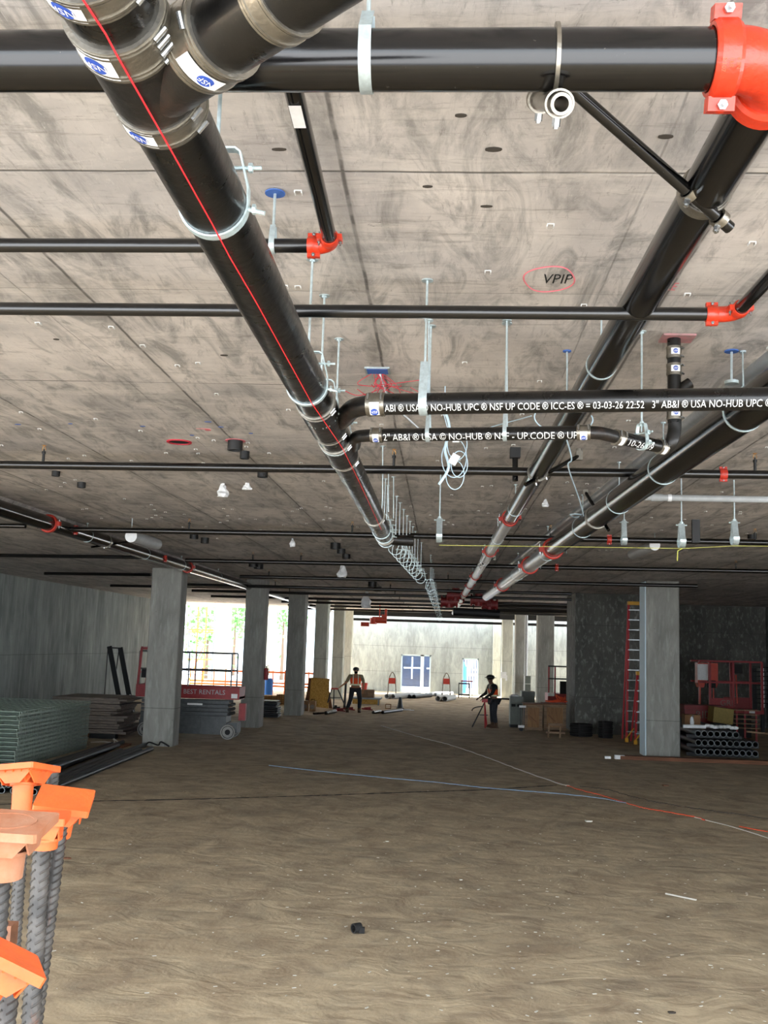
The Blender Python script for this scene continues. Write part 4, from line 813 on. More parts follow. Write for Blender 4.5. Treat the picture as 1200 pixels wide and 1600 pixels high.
# scissor lift
def scissor(px0,px1,pyb,y,label,scale=1.0,text=None,dep=.8,rails='rail',gate=True):
    a=Yp(px0,pyb,y).x; b=Yp(px1,pyb,y).x; t=T('scissor_lift',label,'lift',((a+b)/2,y,0)); W=b-a; y1=y+dep
    t.part('chassis',MB().bb(a+.15,b-.35,y+.05,y1-.05,.12,.62).bb(a+.1,b-.05,y+.12,y1-.12,.18,.45),'lift_grey')
    t.part('control_door',MB().bb(a+.4,b-1.05,y+.03,y+.05,.18,.58),'lift_grey')
    for x in (b-.28,a+.3):
        for yy in (y,y1-.13):
            wh=t.part('wheel',MB().cyl((x,yy,.2),(x,yy+.13,.2),.2,28),'tyre'); t.part('hub',MB().cyl((x,yy-.012,.2),(x,yy,.2),.075,12),'rubber',wh)
            t.part('rim_ring',MB().cyl((x,yy-.006,.2),(x,yy,.2),.165,28,ri=.15),'rubber',wh)
    for i in range(4):
        z=.66+i*.105
        for yy in (y+.08,y1-.14):
            t.part('scissor_arm',MB().bar((a+.15,yy+(.03 if i%2 else 0),z),(b-.3,yy+(.03 if i%2 else 0),z+.02),.05,.09,up=(0,0,1)),'lift_grey')
    for i in range(3): t.part('pivot',MB().cyl((b-.28,y+.05,.68+i*.12),(b-.28,y1-.05,.68+i*.12),.045,12),'rubber')
    t.part('platform',MB().bb(a,b,y,y1,1.08,1.16).bb(a,b,y-.02,y,1.10,1.42).bb(a,b,y1,y1+.02,1.10,1.42).bb(b-.02,b,y,y1,1.1,1.42).bb(a,a+.02,y,y1,1.1,1.42),'lift_red')
    for z in (1.85,2.33):
        for yy in (y,y1): t.part('guard_rail',MB().path([(a+.05,yy,z),(b-.25,yy,z)],.022,8),rails)
    for x in (a+.05,a+W*.5,b-.25):
        for yy in (y,y1): t.part('guard_post',MB().cyl((x,yy,1.4),(x,yy,2.33),.022,8),rails)
    if gate:
        mb=MB()
        for yy in (y,y1): mb.bar((a+.03,yy,1.16),(a+.10,yy,2.42),.06,.06)
        mb.bar((a+.10,y,2.42),(a+.10,y1,2.42),.06,.06).bar((a+.06,y,1.75),(a+.06,y1,1.75),.05,.05).bar((a+.1,y,2.40),(a+.45,y,2.40),.06,.06).bar((a+.42,y,1.16),(a+.45,y,2.40),.05,.05)
        t.part('entry_gate',mb,'lift_red'); t.part('control_panel',MB().bb(a+.12,a+.4,y+.02,y+.1,1.6,1.85),'rubber')
    t.part('ladder_step',MB().bb(b-.02,b+.16,y+.12,y+.3,.52,.98),'lift_red')
    if text:
        mb=MB(); w0=text_verts(text,.2)[0]; text_on(mb,text,.18,planemap((a+W*.46,y-.022,1.26),(1,0,0),(0,0,1))); t.part('lettering',mb,'grey_pvc',smooth=False)
        mb=MB(); text_on(mb,'SKYJACK 3219',.09,planemap((a+W*.5,y+.075,.92),(1,0,0),(0,0,1))); t.part('plate',MB().bb(a+W*.5,a+W*.5+.42,y+.04,y+.06,.9,.95),'white')
        mb.b.free()
    t.part('data_plate',MB().bb(b-.22,b-.05,y-.03,y-.021,1.12,1.24),'white'); return t
scissor(208,371,1150,28.3,'red and grey scissor lift parked behind the nearest left column',text='BEST RENTALS')
# fire extinguisher
y=33.0; t=T('fire_extinguisher','red fire extinguisher on the side of the second left column','fire extinguisher',Yp(409,1062,y)); p=Yp(409,1062,y); x=cL2[2]+.075; p.x=x
t.part('cylinder',MB().cyl(p,p+V((0,0,.34)),.07,16).ball(p+V((0,0,.34)),.07,(1,1,.6)),'lift_red'); t.part('valve',MB().cyl(p+V((0,0,.37)),p+V((0,0,.43)),.02,8).bar(p+V((-.02,0,.43)),p+V((.09,0,.45)),.02,.02),'rubber'); t.part('hose',MB().path(smooth_pts([p+V((0,-.02,.42)),p+V((.09,-.05,.35)),p+V((.09,-.07,.15))]),.009,6),'rubber')
# left middle distance
y=37; rnd=random.Random(9)
for i in range(8):
    p=Yp(418,1130,y); one('pallet_board',MB().box((p.x+rnd.uniform(-.03,.03)-.0,y+.4,.04+.075*i),(.75-.02*i+rnd.uniform(-.08,.05),.8,.05)),'frame','dark flat board, %s from the floor, in the low stack right of the extinguisher'%(['lowest']+ORD[1:])[i],'board',(p.x,y,.04+.075*i),group='dark boards stacked beside the second left column')
for i,(px0,px1,yt,yb,m,lb) in enumerate(((408,432,1087,1108,'crate','yellow-brown slatted crate in the daylight behind the dark boards'),(432,444,1085,1112,'osb','pale yellow caged crate beside the third left column'))):
    y=45; a=Yp(px0,yb,y); b=Yp(px1,yt,y); t=T('crate',lb,'crate',(a.x,y,0)); t.part('body',MB().bb(a.x+.03,b.x-.03,y+.03,y+.8,.0,b.z-.02),'osb'); mb=MB()
    for k in range(5): z=.06+(b.z-.1)*k/4; mb.bb(a.x,b.x,y,y+.03,z-.025,z+.025)
    for k in range(4): x=a.x+(b.x-a.x)*k/3; mb.bb(x-.02,x+.02,y-.01,y+.02,0,b.z)
    t.part('slats',mb,'crate')
# orange safety fence
t=T('safety_fence','orange mesh safety fence in the bright opening between the left columns','fence',(-9,53,0)); y=53; xa=Yp(296,1080,y).x; xb=Yp(500,1080,y).x
for k in range(12): x=xa+(xb-xa)*k/11; t.part('post',MB().cyl((x,y,0),(x,y,1.25),.03,8),'net')
for z in (.45,.6,1.15): t.part('band',MB().bb(xa,xb,y-.02,y+.02,z-.045,z+.045),'net')
p=Yp(419,1079,51); one('blue_drum',MB().cyl((p.x,51,0),(p.x,51,.85),.22,16).cyl((p.x,51,.85),(p.x,51,.9),.18,16),'bluep','blue drum in front of the orange fence','drum',(p.x,51,0))
# ================================================================ work area by the chipboard
def W(px,py,y): return Yp(px,py,y)
y=43.5; a=FP(500,1106); 
one('chipboard_sheet',MB().prism([W(483,1103,y-.5),W(513,1107,y-.55),W(515,1061,y+.1),W(486,1059,y+.1)],(0,.03,.01)),'osb','tawny chipboard sheet leaning upright left of the tripod stand','chipboard',W(498,1107,y-.5),smooth=False)
one('panel',MB().prism([W(476,1100,y),W(482,1100,y),W(489,1060,y+.3),W(483,1059,y+.3)],(.02,.05,0)),'plank','brown panel leaning behind the left edge of the chipboard','panel',W(480,1100,y),smooth=False)
one('panel',MB().prism([W(514,1107,y+.2),W(519,1107,y+.2),W(514,1080,y+.4),W(512,1080,y+.4)],(.02,.05,0)),'plank','narrow brown offcut behind the right edge of the chipboard','panel',W(516,1107,y+.2),smooth=False)
for px,lb in ((476,'left'),(488,'right')):
    yy=41.3; a=W(px-5,1112,yy); b=W(px+5,1097,yy); t=T('tool_box','brown boxy pipe-cutting case, %s of the pair before the chipboard'%lb,'case',(a.x,yy,0)); t.part('body',MB().bb(a.x,b.x,yy,yy+.3,.0,b.z-a.z+.02),'crate'); t.part('dial',MB().cyl(((a.x+b.x)/2,yy-.02,.18),((a.x+b.x)/2,yy,.18),.09,16),'board'); t.part('handle',MB().path([(a.x+.05,yy+.1,b.z-a.z+.02),(a.x+.05,yy+.1,b.z-a.z+.08),(b.x-.05,yy+.1,b.z-a.z+.08),(b.x-.05,yy+.1,b.z-a.z+.02)],.012,6),'rubber')
one('sheet',MB().prism([W(470,1110,40.8),W(475,1112,40.8),W(473,1088,41),W(471,1086,41)],(.02,.05,0)),'board','grey-brown offcut leaning on the third left column','board',W(472,1111,40.8),smooth=False)
def tripod(px,pb,pt,y,label,span=.42,m='frame',top='redc'):
    p=FP(px,pb); k=W(px,pt,p.y); t=T('pipe_stand',label,'pipe stand',p); h=k.z
    for i in range(3):
        a=2*PI*i/3+.5; t.part('leg',MB().cyl((p.x,p.y,h-.08),(p.x+span*math.cos(a),p.y+span*math.sin(a)*.7,0.01),.02,8),m)
    t.part('vise_head',MB().box((p.x,p.y,h-.04),(.28,.12,.09)).box((p.x-.1,p.y,h+.03),(.06,.08,.08)),top); t.part('shelf',MB().cyl((p.x,p.y,h*.42),(p.x,p.y,h*.44),.16,14),m); return t
t=T('pipe_stand','red-headed three-legged pipe stand between chipboard and standing black pipe','pipe stand',W(527,1107,43)); y=43
for a,b in (((522,1077),(521,1107)),((518,1077),(512,1098)),((528,1077),(541,1107))): t.part('leg',MB().bar(W(*a,y),W(*b,y),.045,.045),'frame')
t.part('brace_ring',MB().bar(W(516,1090,y),W(532,1090,y),.03,.03),'frame'); t.part('vise_head',MB().box(W(523,1076,y),(.3,.12,.07)),'redc')
p=FP(538,1108); k=W(539,1064,p.y); one('pipe',MB().cyl(p,(p.x+.03,p.y,k.z),.05,18),'castiron','short black pipe standing upright beside the worker in the cap','pipe',p)
p=FP(522,1110); one('tool_case',MB().bb(p.x-.05,p.x+.22,p.y,p.y+.3,0,.14).bb(p.x,p.x+.1,p.y+.05,p.y+.2,.14,.2),'rubber','small black tool case on the floor by the red-headed stand','case',p)
# pipes and bits on the floor near worker 1
for (a,b,r,m,lb) in (((509,1114),(524,1111),.07,'castiron','stubby black pipe end lying before the chipboard'),((490,1115),(505,1114),.04,'castiron','thin black pipe lying left of the stubby one'),((583,1113),(594,1111),.06,'castiron','short black pipe left of the cut grey pipe'),((598,1113),(628,1109),.065,'pipedark','grey pipe lying on the floor before the dark cone')):
    A_=Zp(*a,r);B_=Zp(*b,r); one('pipe',MB().cyl(A_,B_,r,18,ri=r*.85),m,lb,'pipe',A_)
for px,py,lb in ((530,1112,'left of the standing worker'),(545,1110,'at the foot of the standing black pipe'),(573,1110,'right of the worker in the cap')):
    p=FP(px,py); one('cable_heap',MB().path(smooth_pts([p+V((.25*math.cos(k*2.4)*(1-.04*k),.12*math.sin(k*2.4),.03+.012*k)) for k in range(9)],5),.022,6),'lift_red','red cable heap on the floor '+lb,'cable',p)
p=FP(625,1107); t=T('traffic_cone','dark cone standing on the floor before the left opening','cone',p); t.part('body',MB().cyl(p+V((0,0,.03)),p+V((0,0,.48)),.13,18,r2=.06),'frame'); t.part('foot',MB().box(p+V((0,0,.015)),(.32,.32,.03)),'rubber')
p=FP(602,1108); mb=MB()
for s in (0,.35): 
    for z in (.02,.2): mb.bar(p+V((0,s,z)),p+V((.22,s,z)),.02,.02)
for s in (0,.22): 
    for q in (0,.35): mb.bar(p+V((s,q,0)),p+V((s,q,.2)),.02,.02)
one('wire_basket',mb,'card','small brown wire-frame basket beside the grey floor pipe','basket',p)
p=FP(636,1110); one('paper_scrap',MB().bb(p.x-.25,p.x+.15,p.y,p.y+.2,0,.05).bb(p.x+.1,p.x+.3,p.y-.1,p.y+.1,0,.03),'white','white crumpled paper at the end of the grey floor pipe','paper',p)
# lumber bundle with bucket
y=47; a=W(546,1104,y); b=W(585,1078,y)
t=T('bench','low pale work platform carrying the lumber bundle','platform',(a.x,y,0)); t.part('top',MB().bb(a.x,b.x+.3,y,y+1.2,b.z-.43,b.z-.36),'rail'); t.part('skirt',MB().bb(a.x+.1,b.x+.25,y+.3,y+.34,0.02,b.z-.43),'osb')
for x in (a.x+.05,b.x+.2): t.part('leg',MB().bb(x-.03,x+.03,y+.03,y+.09,0,b.z-.43),'rail')
z0=b.z-.36
for k in range(4):
    for j in range(2): one('lumber_bundle',MB().bb(a.x+.45+j*.0+(j*(b.x-a.x-.45)/2),a.x+.45+(j+1)*(b.x-a.x-.45)/2-.02,y+.1,y+.6,z0+k*.088,z0+k*.088+.083),'wood','bound lumber course, %s layer, %s half, behind the worker in the cap'%(['bottom','second','third','top'][k],['left','right'][j]),'lumber',(a.x+.45,y,z0),group='bound lumber behind the worker in the cap')
p=W(569,1078,y+.3); p.z=z0+.352; t=T('bucket','orange-red bucket on the lumber bundle behind the worker','bucket',p); t.part('pail',MB().cyl(p,p+V((0,0,.3)),.12,20,r2=.15).cyl(p+V((0,0,.22)),p+V((0,0,.25)),.155,20),'bucket')
# far wall clutter
def floorpipes(px,py,n,l,ang,r,m,lb,g):
    p=FP(px,py)
    for i in range(n):
        a=p+V((i*r*2.5,0,r)); b=a+V((math.cos(ang)*l,math.sin(ang)*l,0)); one('pipe',MB().cyl(a,b,r,14,ri=r*.8),m,'%s, %s'%(lb,['leftmost','second','third','fourth','fifth'][i]),'pipe',a,group=g)
floorpipes(604,1092,2,3.2,1.15,.13,'grey_pvc','fat grey pipe lying by the far wall left of the left opening','fat grey pipes left of the left opening')
floorpipes(632,1091,3,2.4,1.2,.10,'pipedark','dark pipe lying before the left opening','dark pipes before the left opening')
floorpipes(666,1088,3,2.6,1.2,.10,'facade','pale blue-grey pipe lying before the left opening','pale pipes before the left opening')
floorpipes(684,1096,2,2.2,1.35,.14,'grey_pvc','grey pipe with dark mouth at the foot of the central post','grey pipes at the foot of the central post')
for px,lb in ((612,'left of the left opening'),(697,'right of the central post')):
    p=FP(px,1089); t=T('hand_truck','upright trolley with curved handle, '+lb,'trolley',p)
    for s in (-.22,.22): t.part('side_rail',MB().path(smooth_pts([p+V((s,0,.05)),p+V((s*.8,0,.9)),p+V((s*.5,.05,1.15))]),.03,6),'board')
    t.part('pack',MB().box(p+V((0,-.05,.85)),(.34,.16,.3)),'orange'); t.part('handle',MB().path(smooth_pts([p+V((-.12,0,1.15)),p+V((0,.0,1.3)),p+V((.12,0,1.15))]),.025,6),'board'); t.part('wheel',MB().cyl(p+V((-.25,0,.1)),p+V((-.2,0,.1)),.1,12),'rubber'); t.part('wheel',MB().cyl(p+V((.2,0,.1)),p+V((.25,0,.1)),.1,12),'rubber')
p=FP(716,1092); t=T('cart','dark two-shelf cart standing before the right opening','cart',p); w_=.95
t.part('top_shelf',MB().bb(p.x,p.x+w_*.62,p.y,p.y+.6,.78,.84),'frame'); t.part('bottom_shelf',MB().bb(p.x,p.x+w_*.62,p.y,p.y+.6,.18,.26),'frame')
for x in (0,w_*.6): 
    for yy in (0,.56): t.part('leg',MB().bb(p.x+x,p.x+x+.04,p.y+yy,p.y+yy+.04,.05,.84),'frame')
p=FP(729,1091); t=T('cart','thin-legged stand with red top beside the dark cart','cart',p)
t.part('top',MB().bb(p.x-.3,p.x+.35,p.y+.7,p.y+1.1,.86,.92),'lift_red')
for x in (-.28,.3): t.part('leg',MB().bb(p.x+x,p.x+x+.03,p.y+.7,p.y+.74,0,.86),'frame')
p=FP(676,1082); k=W(675,985,p.y); one('post',MB().cyl(p,(p.x,p.y,ZC),.07,14).cyl((p.x,p.y,2.2),(p.x,p.y,2.3),.1,12).cyl((p.x,p.y,.5),(p.x,p.y,.6),.11,12),'frame','slender dark vertical pipe before the far wall between the two openings','post',p)
# columns' conduit and electrical boxes
y=55.4; a=W(822,1000,y); t=T('electrical_panel','grey electrical boxes with a rising conduit on the third right column','electrical panel',(a.x,y,W(824,1082,y).z)); t.part('conduit',MB().cyl((a.x,y,W(824,1056,y).z),(a.x,y,ZC),.09,10),'grey_pvc'); b=W(829,1082,y); t.part('upper_box',MB().bb(W(820,1080,y).x,b.x,y,y+.4,W(820,1068,y).z,W(820,1056,y).z),'cab'); t.part('lower_box',MB().bb(W(821,1080,y).x,b.x,y,y+.4,b.z,W(820,1069,y).z),'cab')
t.part('bright_conduit',MB().bb(W(818,1080,y).x,W(820,1080,y).x,y-.05,y,b.z,W(820,1053,y).z),'plasticw')
p=W(787,1055,58.45); one('form_patch',MB().box(p,(.3,.14,.35)).box(p+V((.15,-.03,-.15)),(.1,.05,.3)),'plasticw','ragged white patch on the pale column behind the worker in the brimmed hat','patch',p)
# right middle: cabinets, crates
y=37.5; a=FP(797,1124); a=W(797,1124,36.6); b=W(813,1089,36.6); t=T('cabinet','grey-green two-door metal cabinet left of the plywood crates','cabinet',(a.x,36.6,0)); h=b.z
t.part('body',MB().bb(a.x,b.x+.15,36.6,37.3,.1,h*.78),'cab'); t.part('base',MB().bb(a.x,b.x+.15,36.62,37.3,0,.1),'rubber'); t.part('top_box',MB().bb(a.x,b.x+.1,36.6,37.25,h*.79,h),'cab')
for s in (0,.2): t.part('door',MB().bb(a.x+.02+s,a.x+.2+s,36.58,36.6,.15,h*.66),'cab'); t.part('vent',MB().bb(a.x+.04+s,a.x+.18+s,36.575,36.59,h*.68,h*.76),'dark')
p=V(((a.x+b.x)/2,36.9,h)); one('rag',MB().ball(p+V((0,0,.03)),.12,(1.3,.8,.4),8),'plasticw','white crumpled rag on the grey cabinet','rag',p,smooth=False)
a=W(815,1100,39.5); b=W(836,1081,39.5); one('metal_box',MB().bb(a.x,b.x,39.5,40.3,0,b.z),'cab','large grey metal box behind the left plywood crate','box',(a.x,39.5,0))
def crate(px0,px1,yt,yb,label,y):
    a=W(px0,yb,y); b=W(px1,yt,y); h=b.z; t=T('plywood_crate',label,'crate',((a.x+b.x)/2,y,0)); d=.9
    t.part('body',MB().bb(a.x+.02,b.x-.02,y+.02,y+d,.05,h-.02),'crate')
    for x in (a.x+.06,b.x-.06): t.part('batten',MB().bb(x-.05,x+.05,y-.01,y+.02,.02,h),'wood')
    for z in (.09,h-.06): t.part('batten',MB().bb(a.x,b.x,y-.02,y+.018,z-.05,z+.04),'wood')
    t.part('diagonal_batten',MB().bar((a.x+.15,y-.0,h*.6),(a.x+.4,y-.0,h*.35),.06,.02),'plank'); t.part('lid',MB().bb(a.x-.02,b.x+.02,y-.03,y+d,h-.01,h+.02),'plank'); return h,(a.x+b.x)/2
crate(819,848,1101,1138,'brown plywood crate, left of the two',35.2); h,cx=crate(849,885,1101,1137,'brown plywood crate, right of the two, orange hose heap on it',35.6)
t=T('hose_heap','tangled orange-pink hose heaped on the right plywood crate','hose',(cx+.1,36,h+.02)); rnd=random.Random(4)
t.part('coil',MB().path(smooth_pts([(cx+.15+rnd.uniform(-.45,.3),36+rnd.uniform(-.2,.2),h+.04+rnd.uniform(0,.28)*math.exp(-abs(k-10)/10)) for k in range(22)],5),.022,6),'cordo')
a=W(812,1135,35); t=T('dolly','black-legged dolly with white clamp left of the plywood crates','dolly',(a.x,35,0))
for x in (0,.13): t.part('post',MB().bb(a.x+x,a.x+x+.03,35,35.04,.1,.8),'frame')
t.part('grip',MB().bb(a.x-.02,a.x+.2,34.97,35.07,.78,.85),'white'); t.part('caster',MB().cyl((a.x+.05,35,.07),(a.x+.05,35.05,.07),.07,12),'rubber'); t.part('foot_clamp',MB().bb(a.x-.05,a.x+.15,34.95,35.1,.12,.2),'white')
a=W(853,1151,33.0); b=W(884,1131,33.0); t=T('sawhorse','low yellowish wooden sawhorse before the right crate','sawhorse',((a.x+b.x)/2,33,0)); h=b.z
t.part('beam',MB().bb(a.x+.08,b.x-.1,33,33.09,h-.08,h),'wood'); t.part('lower_beam',MB().bb(a.x,b.x-.02,32.98,33.05,.12,.18),'wood')
for x in (a.x+.1,b.x-.15): t.part('leg',MB().bar((x,33.04,h-.05),(x-.05,32.8,0),.05,.04),'wood'); t.part('leg',MB().bar((x,33.05,h-.05),(x+.02,33.4,0),.05,.04),'wood')
# red lift far right-middle
a=W(856,1095,42); b=W(893,1042,42); t=T('scissor_lift','partly hidden red lift basket behind the right plywood crate','lift',((a.x+b.x)/2,42,0)); zt=b.z; zb=W(870,1084,42).z
t.part('basket',MB().bb(a.x,b.x+.2,42,43.2,zb-.6,zb),'lift_red'); t.part('chassis',MB().bb(a.x+.1,b.x+.2,42.1,43.1,0,zb-.6),'lift_grey')
for x in (a.x+.03,a.x+.28,b.x+.1): t.part('guard_post',MB().bb(x-.03,x+.03,42,42.06,zb,zt),'lift_red')
for z in (zt,(zt+zb)/2+.05): t.part('guard_rail',MB().bb(a.x,b.x+.15,42,42.05,z-.03,z+.03),'frame')
t.part('control_panel',MB().bb(b.x-.45,b.x-.2,42.02,42.1,zb,zb+.5).bb(b.x-.12,b.x-.02,42.02,42.1,zb,zb+.5),'rubber'); t.part('data_plate',MB().bb(a.x,a.x+.25,41.97,42,zb-.1,zb+.03),'white')
# hose coils by the dark wall
def coil(px,py,R,n,label,y=None,r=.035,stack=5):
    p=FP(px,py); t=T('hose_coil',label,'hose coil',p)
    for k in range(stack):
        t.part('loop',MB().path([p+V((R*(1+.03*math.sin(k*2))*math.cos(a),R*.9*math.sin(a),r+k*r*1.85)) for a in [2*PI*i/30 for i in range(30)]],r,8,closed=True),'rubber')
    t.part('tie',MB().box(p+V((-.1,-R*.95,stack*r*.9)),(.05,.06,stack*r*2.1)),'rubber'); return t
coil(908,1150,.33,5,'black shiny hose coil at the dark wall, left one',stack=6); coil(946,1153,.20,5,'smaller taller black hose coil at the dark wall, right one',stack=8)
p=FP(1090,1190)
# ladders
def ladder(px0,px1,pt,pb,y,label,n=11,rails=True,w=None):
    a=W(px0,pb,y); b=W(px0,pt,y+.0); h=b.z; x0=a.x; t=T('step_ladder',label,'ladder',(x0,y,0)); wd=w or .55; tp=.14
    for s in (0,1):
        xb=x0+s*wd; xt=x0+tp+s*(wd-2*tp)
        t.part('rail',MB().bar((xb,y,0.03),(xt,y+.45,h-.05),.07,.03,up=(0,1,0)),'ladder'); t.part('foot',MB().box((xb,y,.06),(.1,.1,.12)),'yellow'); t.part('rear_rail',MB().bar((xb,y+.75,0.03),(xt,y+.5,h-.05),.05,.03,up=(0,1,0)),'ladder')
    for k in range(n):
        f=(k+1)/(n+.7); z=h*f; t.part('step',MB().bb(x0+tp*f,x0+wd-tp*f,y+.45*f-.04,y+.45*f+.05,z-.015,z+.015),'alum')
    t.part('top_cap',MB().bb(x0+tp-.03,x0+wd-tp+.03,y+.38,y+.58,h-.06,h+.05),'yellow'); t.part('foot_brace',MB().bar((x0,y,.12),(x0+.22,y,.42),.03,.03).bar((x0+wd,y,.12),(x0+wd-.22,y,.42),.03,.03),'yellow')
ladder(979,0,941,1152,32.3,'tall red step ladder with yellow top against the dark wall',n=13,w=.75); ladder(993,0,1052,1157,31.6,'shorter red step ladder with yellow cap before the tall one',n=6,w=.55)
# plank on floor at R1
a=FP(975,1190); one('plank',MB().bb(a.x,12,27.0,27.32,0,.09),'plank','long reddish-brown plank on the floor at the foot of the big right column','plank',(a.x,27,0))
p=FP(968,1186); one('debris',MB().box(p+V((0,0,.05)),(.25,.12,.1)).box(p+V((-.3,0,.03)),(.15,.1,.06)),'plasticw','small white debris at the left end of the reddish plank','debris',p)
# pipe stack
y=28.0; g='dark pipes stacked right of the big column'; r=.079
px=W(1091,1181,y).x
rowsn=((10,.10+r),(10,.10+r+.235),(7,.10+r+.47))
for j,(n,z) in enumerate(rowsn):
    for i in range(n):
        x=px+i*.164+(.0 if j!=1 else .01); t=T('pipe','dark coated pipe, %s from the left in the %s row of the stack'%((['first']+ORD[1:])[i],['bottom','middle','top'][j]),'pipe',(x,y,z-r),group=g)
        t.part('tube',MB().cyl((x,y,z),(x,y+5.5,z),r,20,ri=r*.86),'pipedark'); t.part('end_ring',MB().cyl((x,y-.006,z),(x,y,z),r*1.01,20,ri=r*.9),'rim')
for j,z in enumerate((.05,.10+2*r+.035,.10+2*r+.27)):
    for k,yy in enumerate((28.6,32.6)): one('spacer_timber',MB().bb(px-.15,px+1.75 if j<2 else px+1.3,yy,yy+.1,z-.045 if j==0 else z-.035,z+.05 if j==0 else z+.04),'frame','%s timber spacer under the %s row of stacked pipes'%(['front','rear'][k],['bottom','middle','top'][j]),'timber',(px,yy,z),group='timber spacers in the pipe stack')
ztop=.10+2*r+.47+.01
t=T('tube','white plastic tube lying on top of the stacked pipes','tube',(px-.2,28.5,ztop)); t.part('tube',MB().cyl((px-.3,28.4,ztop+.06),(px+.3,28.4,ztop+.06),.05,14),'plasticw')
rnd=random.Random(8); mb=MB()
for k in range(9): mb.ball((px+.35+.09*k,28.4+rnd.uniform(-.05,.1),ztop+.05+rnd.uniform(0,.05)),.07,(1.2,1,.7),7)
one('plastic_sheeting',mb,'plasticw','crumpled translucent plastic lying along the stacked pipes','plastic sheet',(px+.7,28.4,ztop),smooth=False)
a=px-.06; t=T('cardboard_box','small worn cardboard box on the stacked pipes','box',(a+.2,29.2,ztop)); t.part('box',MB().bb(a,a+.42,29.2,29.6,ztop,ztop+.32),'card'); t.part('tape',MB().bb(a+.19,a+.24,29.19,29.2,ztop,ztop+.32),'board')
one('white_scrap',MB().ball((px+.02,28.75,ztop+.15),.085,(.7,.7,1.9),7),'plasticw','upright white crumple left of the cardboard box','plastic sheet',(px-.2,29,ztop),smooth=False)
# job box, yellow cube, racks, red lift at right
y=34.5; a=W(1070,1128,y); b=W(1118,1103,y); t=T('job_box','dark red steel tool chest with pale RIDGID lettering behind the pipe stack','tool chest',(a.x,y,0))
t.part('chest',MB().bb(a.x,b.x+.3,y,y+.8,.0,b.z-.15),'job'); t.part('lid',MB().bb(a.x-.02,b.x+.32,y-.02,y+.8,b.z-.14,b.z),'job'); mb=MB(); q=W(1092,1117,y); text_on(mb,'RIDGID',.33,planemap((q.x-.12,y-.025,q.z),(1,0,0),(0,0,1))); t.part('lettering',mb,'board',smooth=False)
y=33.2; a=W(1115,1130,y); b=W(1146,1107,y); mb=MB().box(((a.x+b.x)/2,y+.35,(a.z+b.z)/2),(b.x-a.x,.7,b.z-a.z),Euler((0,.10,0)).to_matrix())
o=T('drum_cube','dull yellow ribbed plastic container beside the tool chest','container',((a.x+b.x)/2,y,0)); o.part('shell',mb,'olive'); o.part('stand',MB().bb(a.x+.05,b.x-.05,y+.1,y+.6,0,a.z-.02),'frame')
a=W(1147,1140,y); b=W(1187,1110,y); t=T('slat_rack','rack of yellowish slats with red frame right of the yellow container','rack',((a.x+b.x)/2,y,0))
for k in range(5): z=b.z-(b.z-a.z)*k/4.5; t.part('slat',MB().bb(a.x,b.x,y,y+.5,z-.03,z),'wood')
for x in (a.x+.1,(a.x+b.x)/2-.05,b.x-.1): t.part('upright',MB().bb(x-.025,x+.025,y+.02,y+.07,0,b.z+.02),'lift_red')
y=35.5; a=W(1093,1107,y); b=W(1191,1035,y); zb=a.z; zt=b.z; xm=W(1146,1100,y).x; x1=b.x; x0=a.x; t=T('boom_lift','red lift basket with orange control housing at the right, in front of the back wall','lift',((x0+x1)/2,y,0))
zf=W(1100,1090,y).z
t.part('basket_floor',MB().bb(x0+.2,xm,y,y+1.2,zb-.1,zb+.0).bb(xm,x1,y-.1,y+1.3,zb-.12,zb-.02),'lift_red'); t.part('kick_panel',MB().bb(x0+.35,xm,y-.01,y+.01,zb,zf),'lift_red'); t.part('kick_panel',MB().bb(xm,x1,y+1.2,y+1.22,zb-.02,zf),'job'); t.part('sill',MB().bb(xm,x1,y-.12,y-.05,zb-.12,zb+.0),'lift_red')
for x,yy in ((x0+.35,y),(xm,y),(x1-.05,y-.1),(x1-.05,y+1.2),(xm+.25,y+1.2),(x0+.3,y+1.2)): t.part('guard_post',MB().bar((x,yy,zb),(x-.0,yy,zt),.07,.07),'lift_red')
for yy in (y,y+1.2):
    for z in (zt,(zt+zb)/2+.1): t.part('guard_rail',MB().bar((x0,yy,z-.02),(x1-.03,yy,z),.055,.055),'lift_red')
hx=W(1096,1050,y).x; hx2=W(1128,1050,y).x; hz=W(1100,1068,y).z; t.part('orange_housing',MB().bb(hx,hx2,y+.5,y+.9,hz,zt-.08).prism([(hx,y+.5,hz),(hx+.05,y+.5,hz-.15),(hx+.2,y+.5,hz-.15),(hx+.25,y+.5,hz)],(0,.4,0)).prism([(hx2-.25,y+.5,hz),(hx2-.2,y+.5,hz-.15),(hx2-.05,y+.5,hz-.15),(hx2,y+.5,hz)],(0,.4,0)),'orange')
t.part('notice_plate',MB().bb(hx-.02,hx+.32,y+.42,y+.45,hz+.1,zt-.12),'white'); t.part('control_box',MB().bb(hx+.3,hx+.55,y+.3,y+.45,hz-.15,hz+.1),'rubber'); q=W(1150,1045,y); t.part('control_box',MB().bb(xm+.03,xm+.33,y+.05,y+.2,q.z-.15,q.z+.15),'rubber')
t.part('handle',MB().bar((xm+.15,y+.1,zb+.2),(xm+.12,y+.1,q.z-.2),.04,.04),'orange'); t.part('support',MB().bb(hx+.08,hx+.12,y+.6,y+.64,zb,hz-.15),'orange'); t.part('support',MB().bb(hx2-.15,hx2-.11,y+.6,y+.64,zb,hz-.15),'orange')
mb=MB(); text_on(mb,'GRE',.28,planemap((xm-.45,y-.014,(zb+zf)/2+.02),(1,0,0),(0,0,1))); t.part('lettering',mb,'board',smooth=False); t.part('data_plate',MB().bb(xm+.48,xm+.68,y-.13,y-.12,zb-.09,zb-.02),'white')
t.part('mast_base',MB().bb(x0+.3,x1-.3,y+.3,y+1.0,0,zb-.12),'rubber')
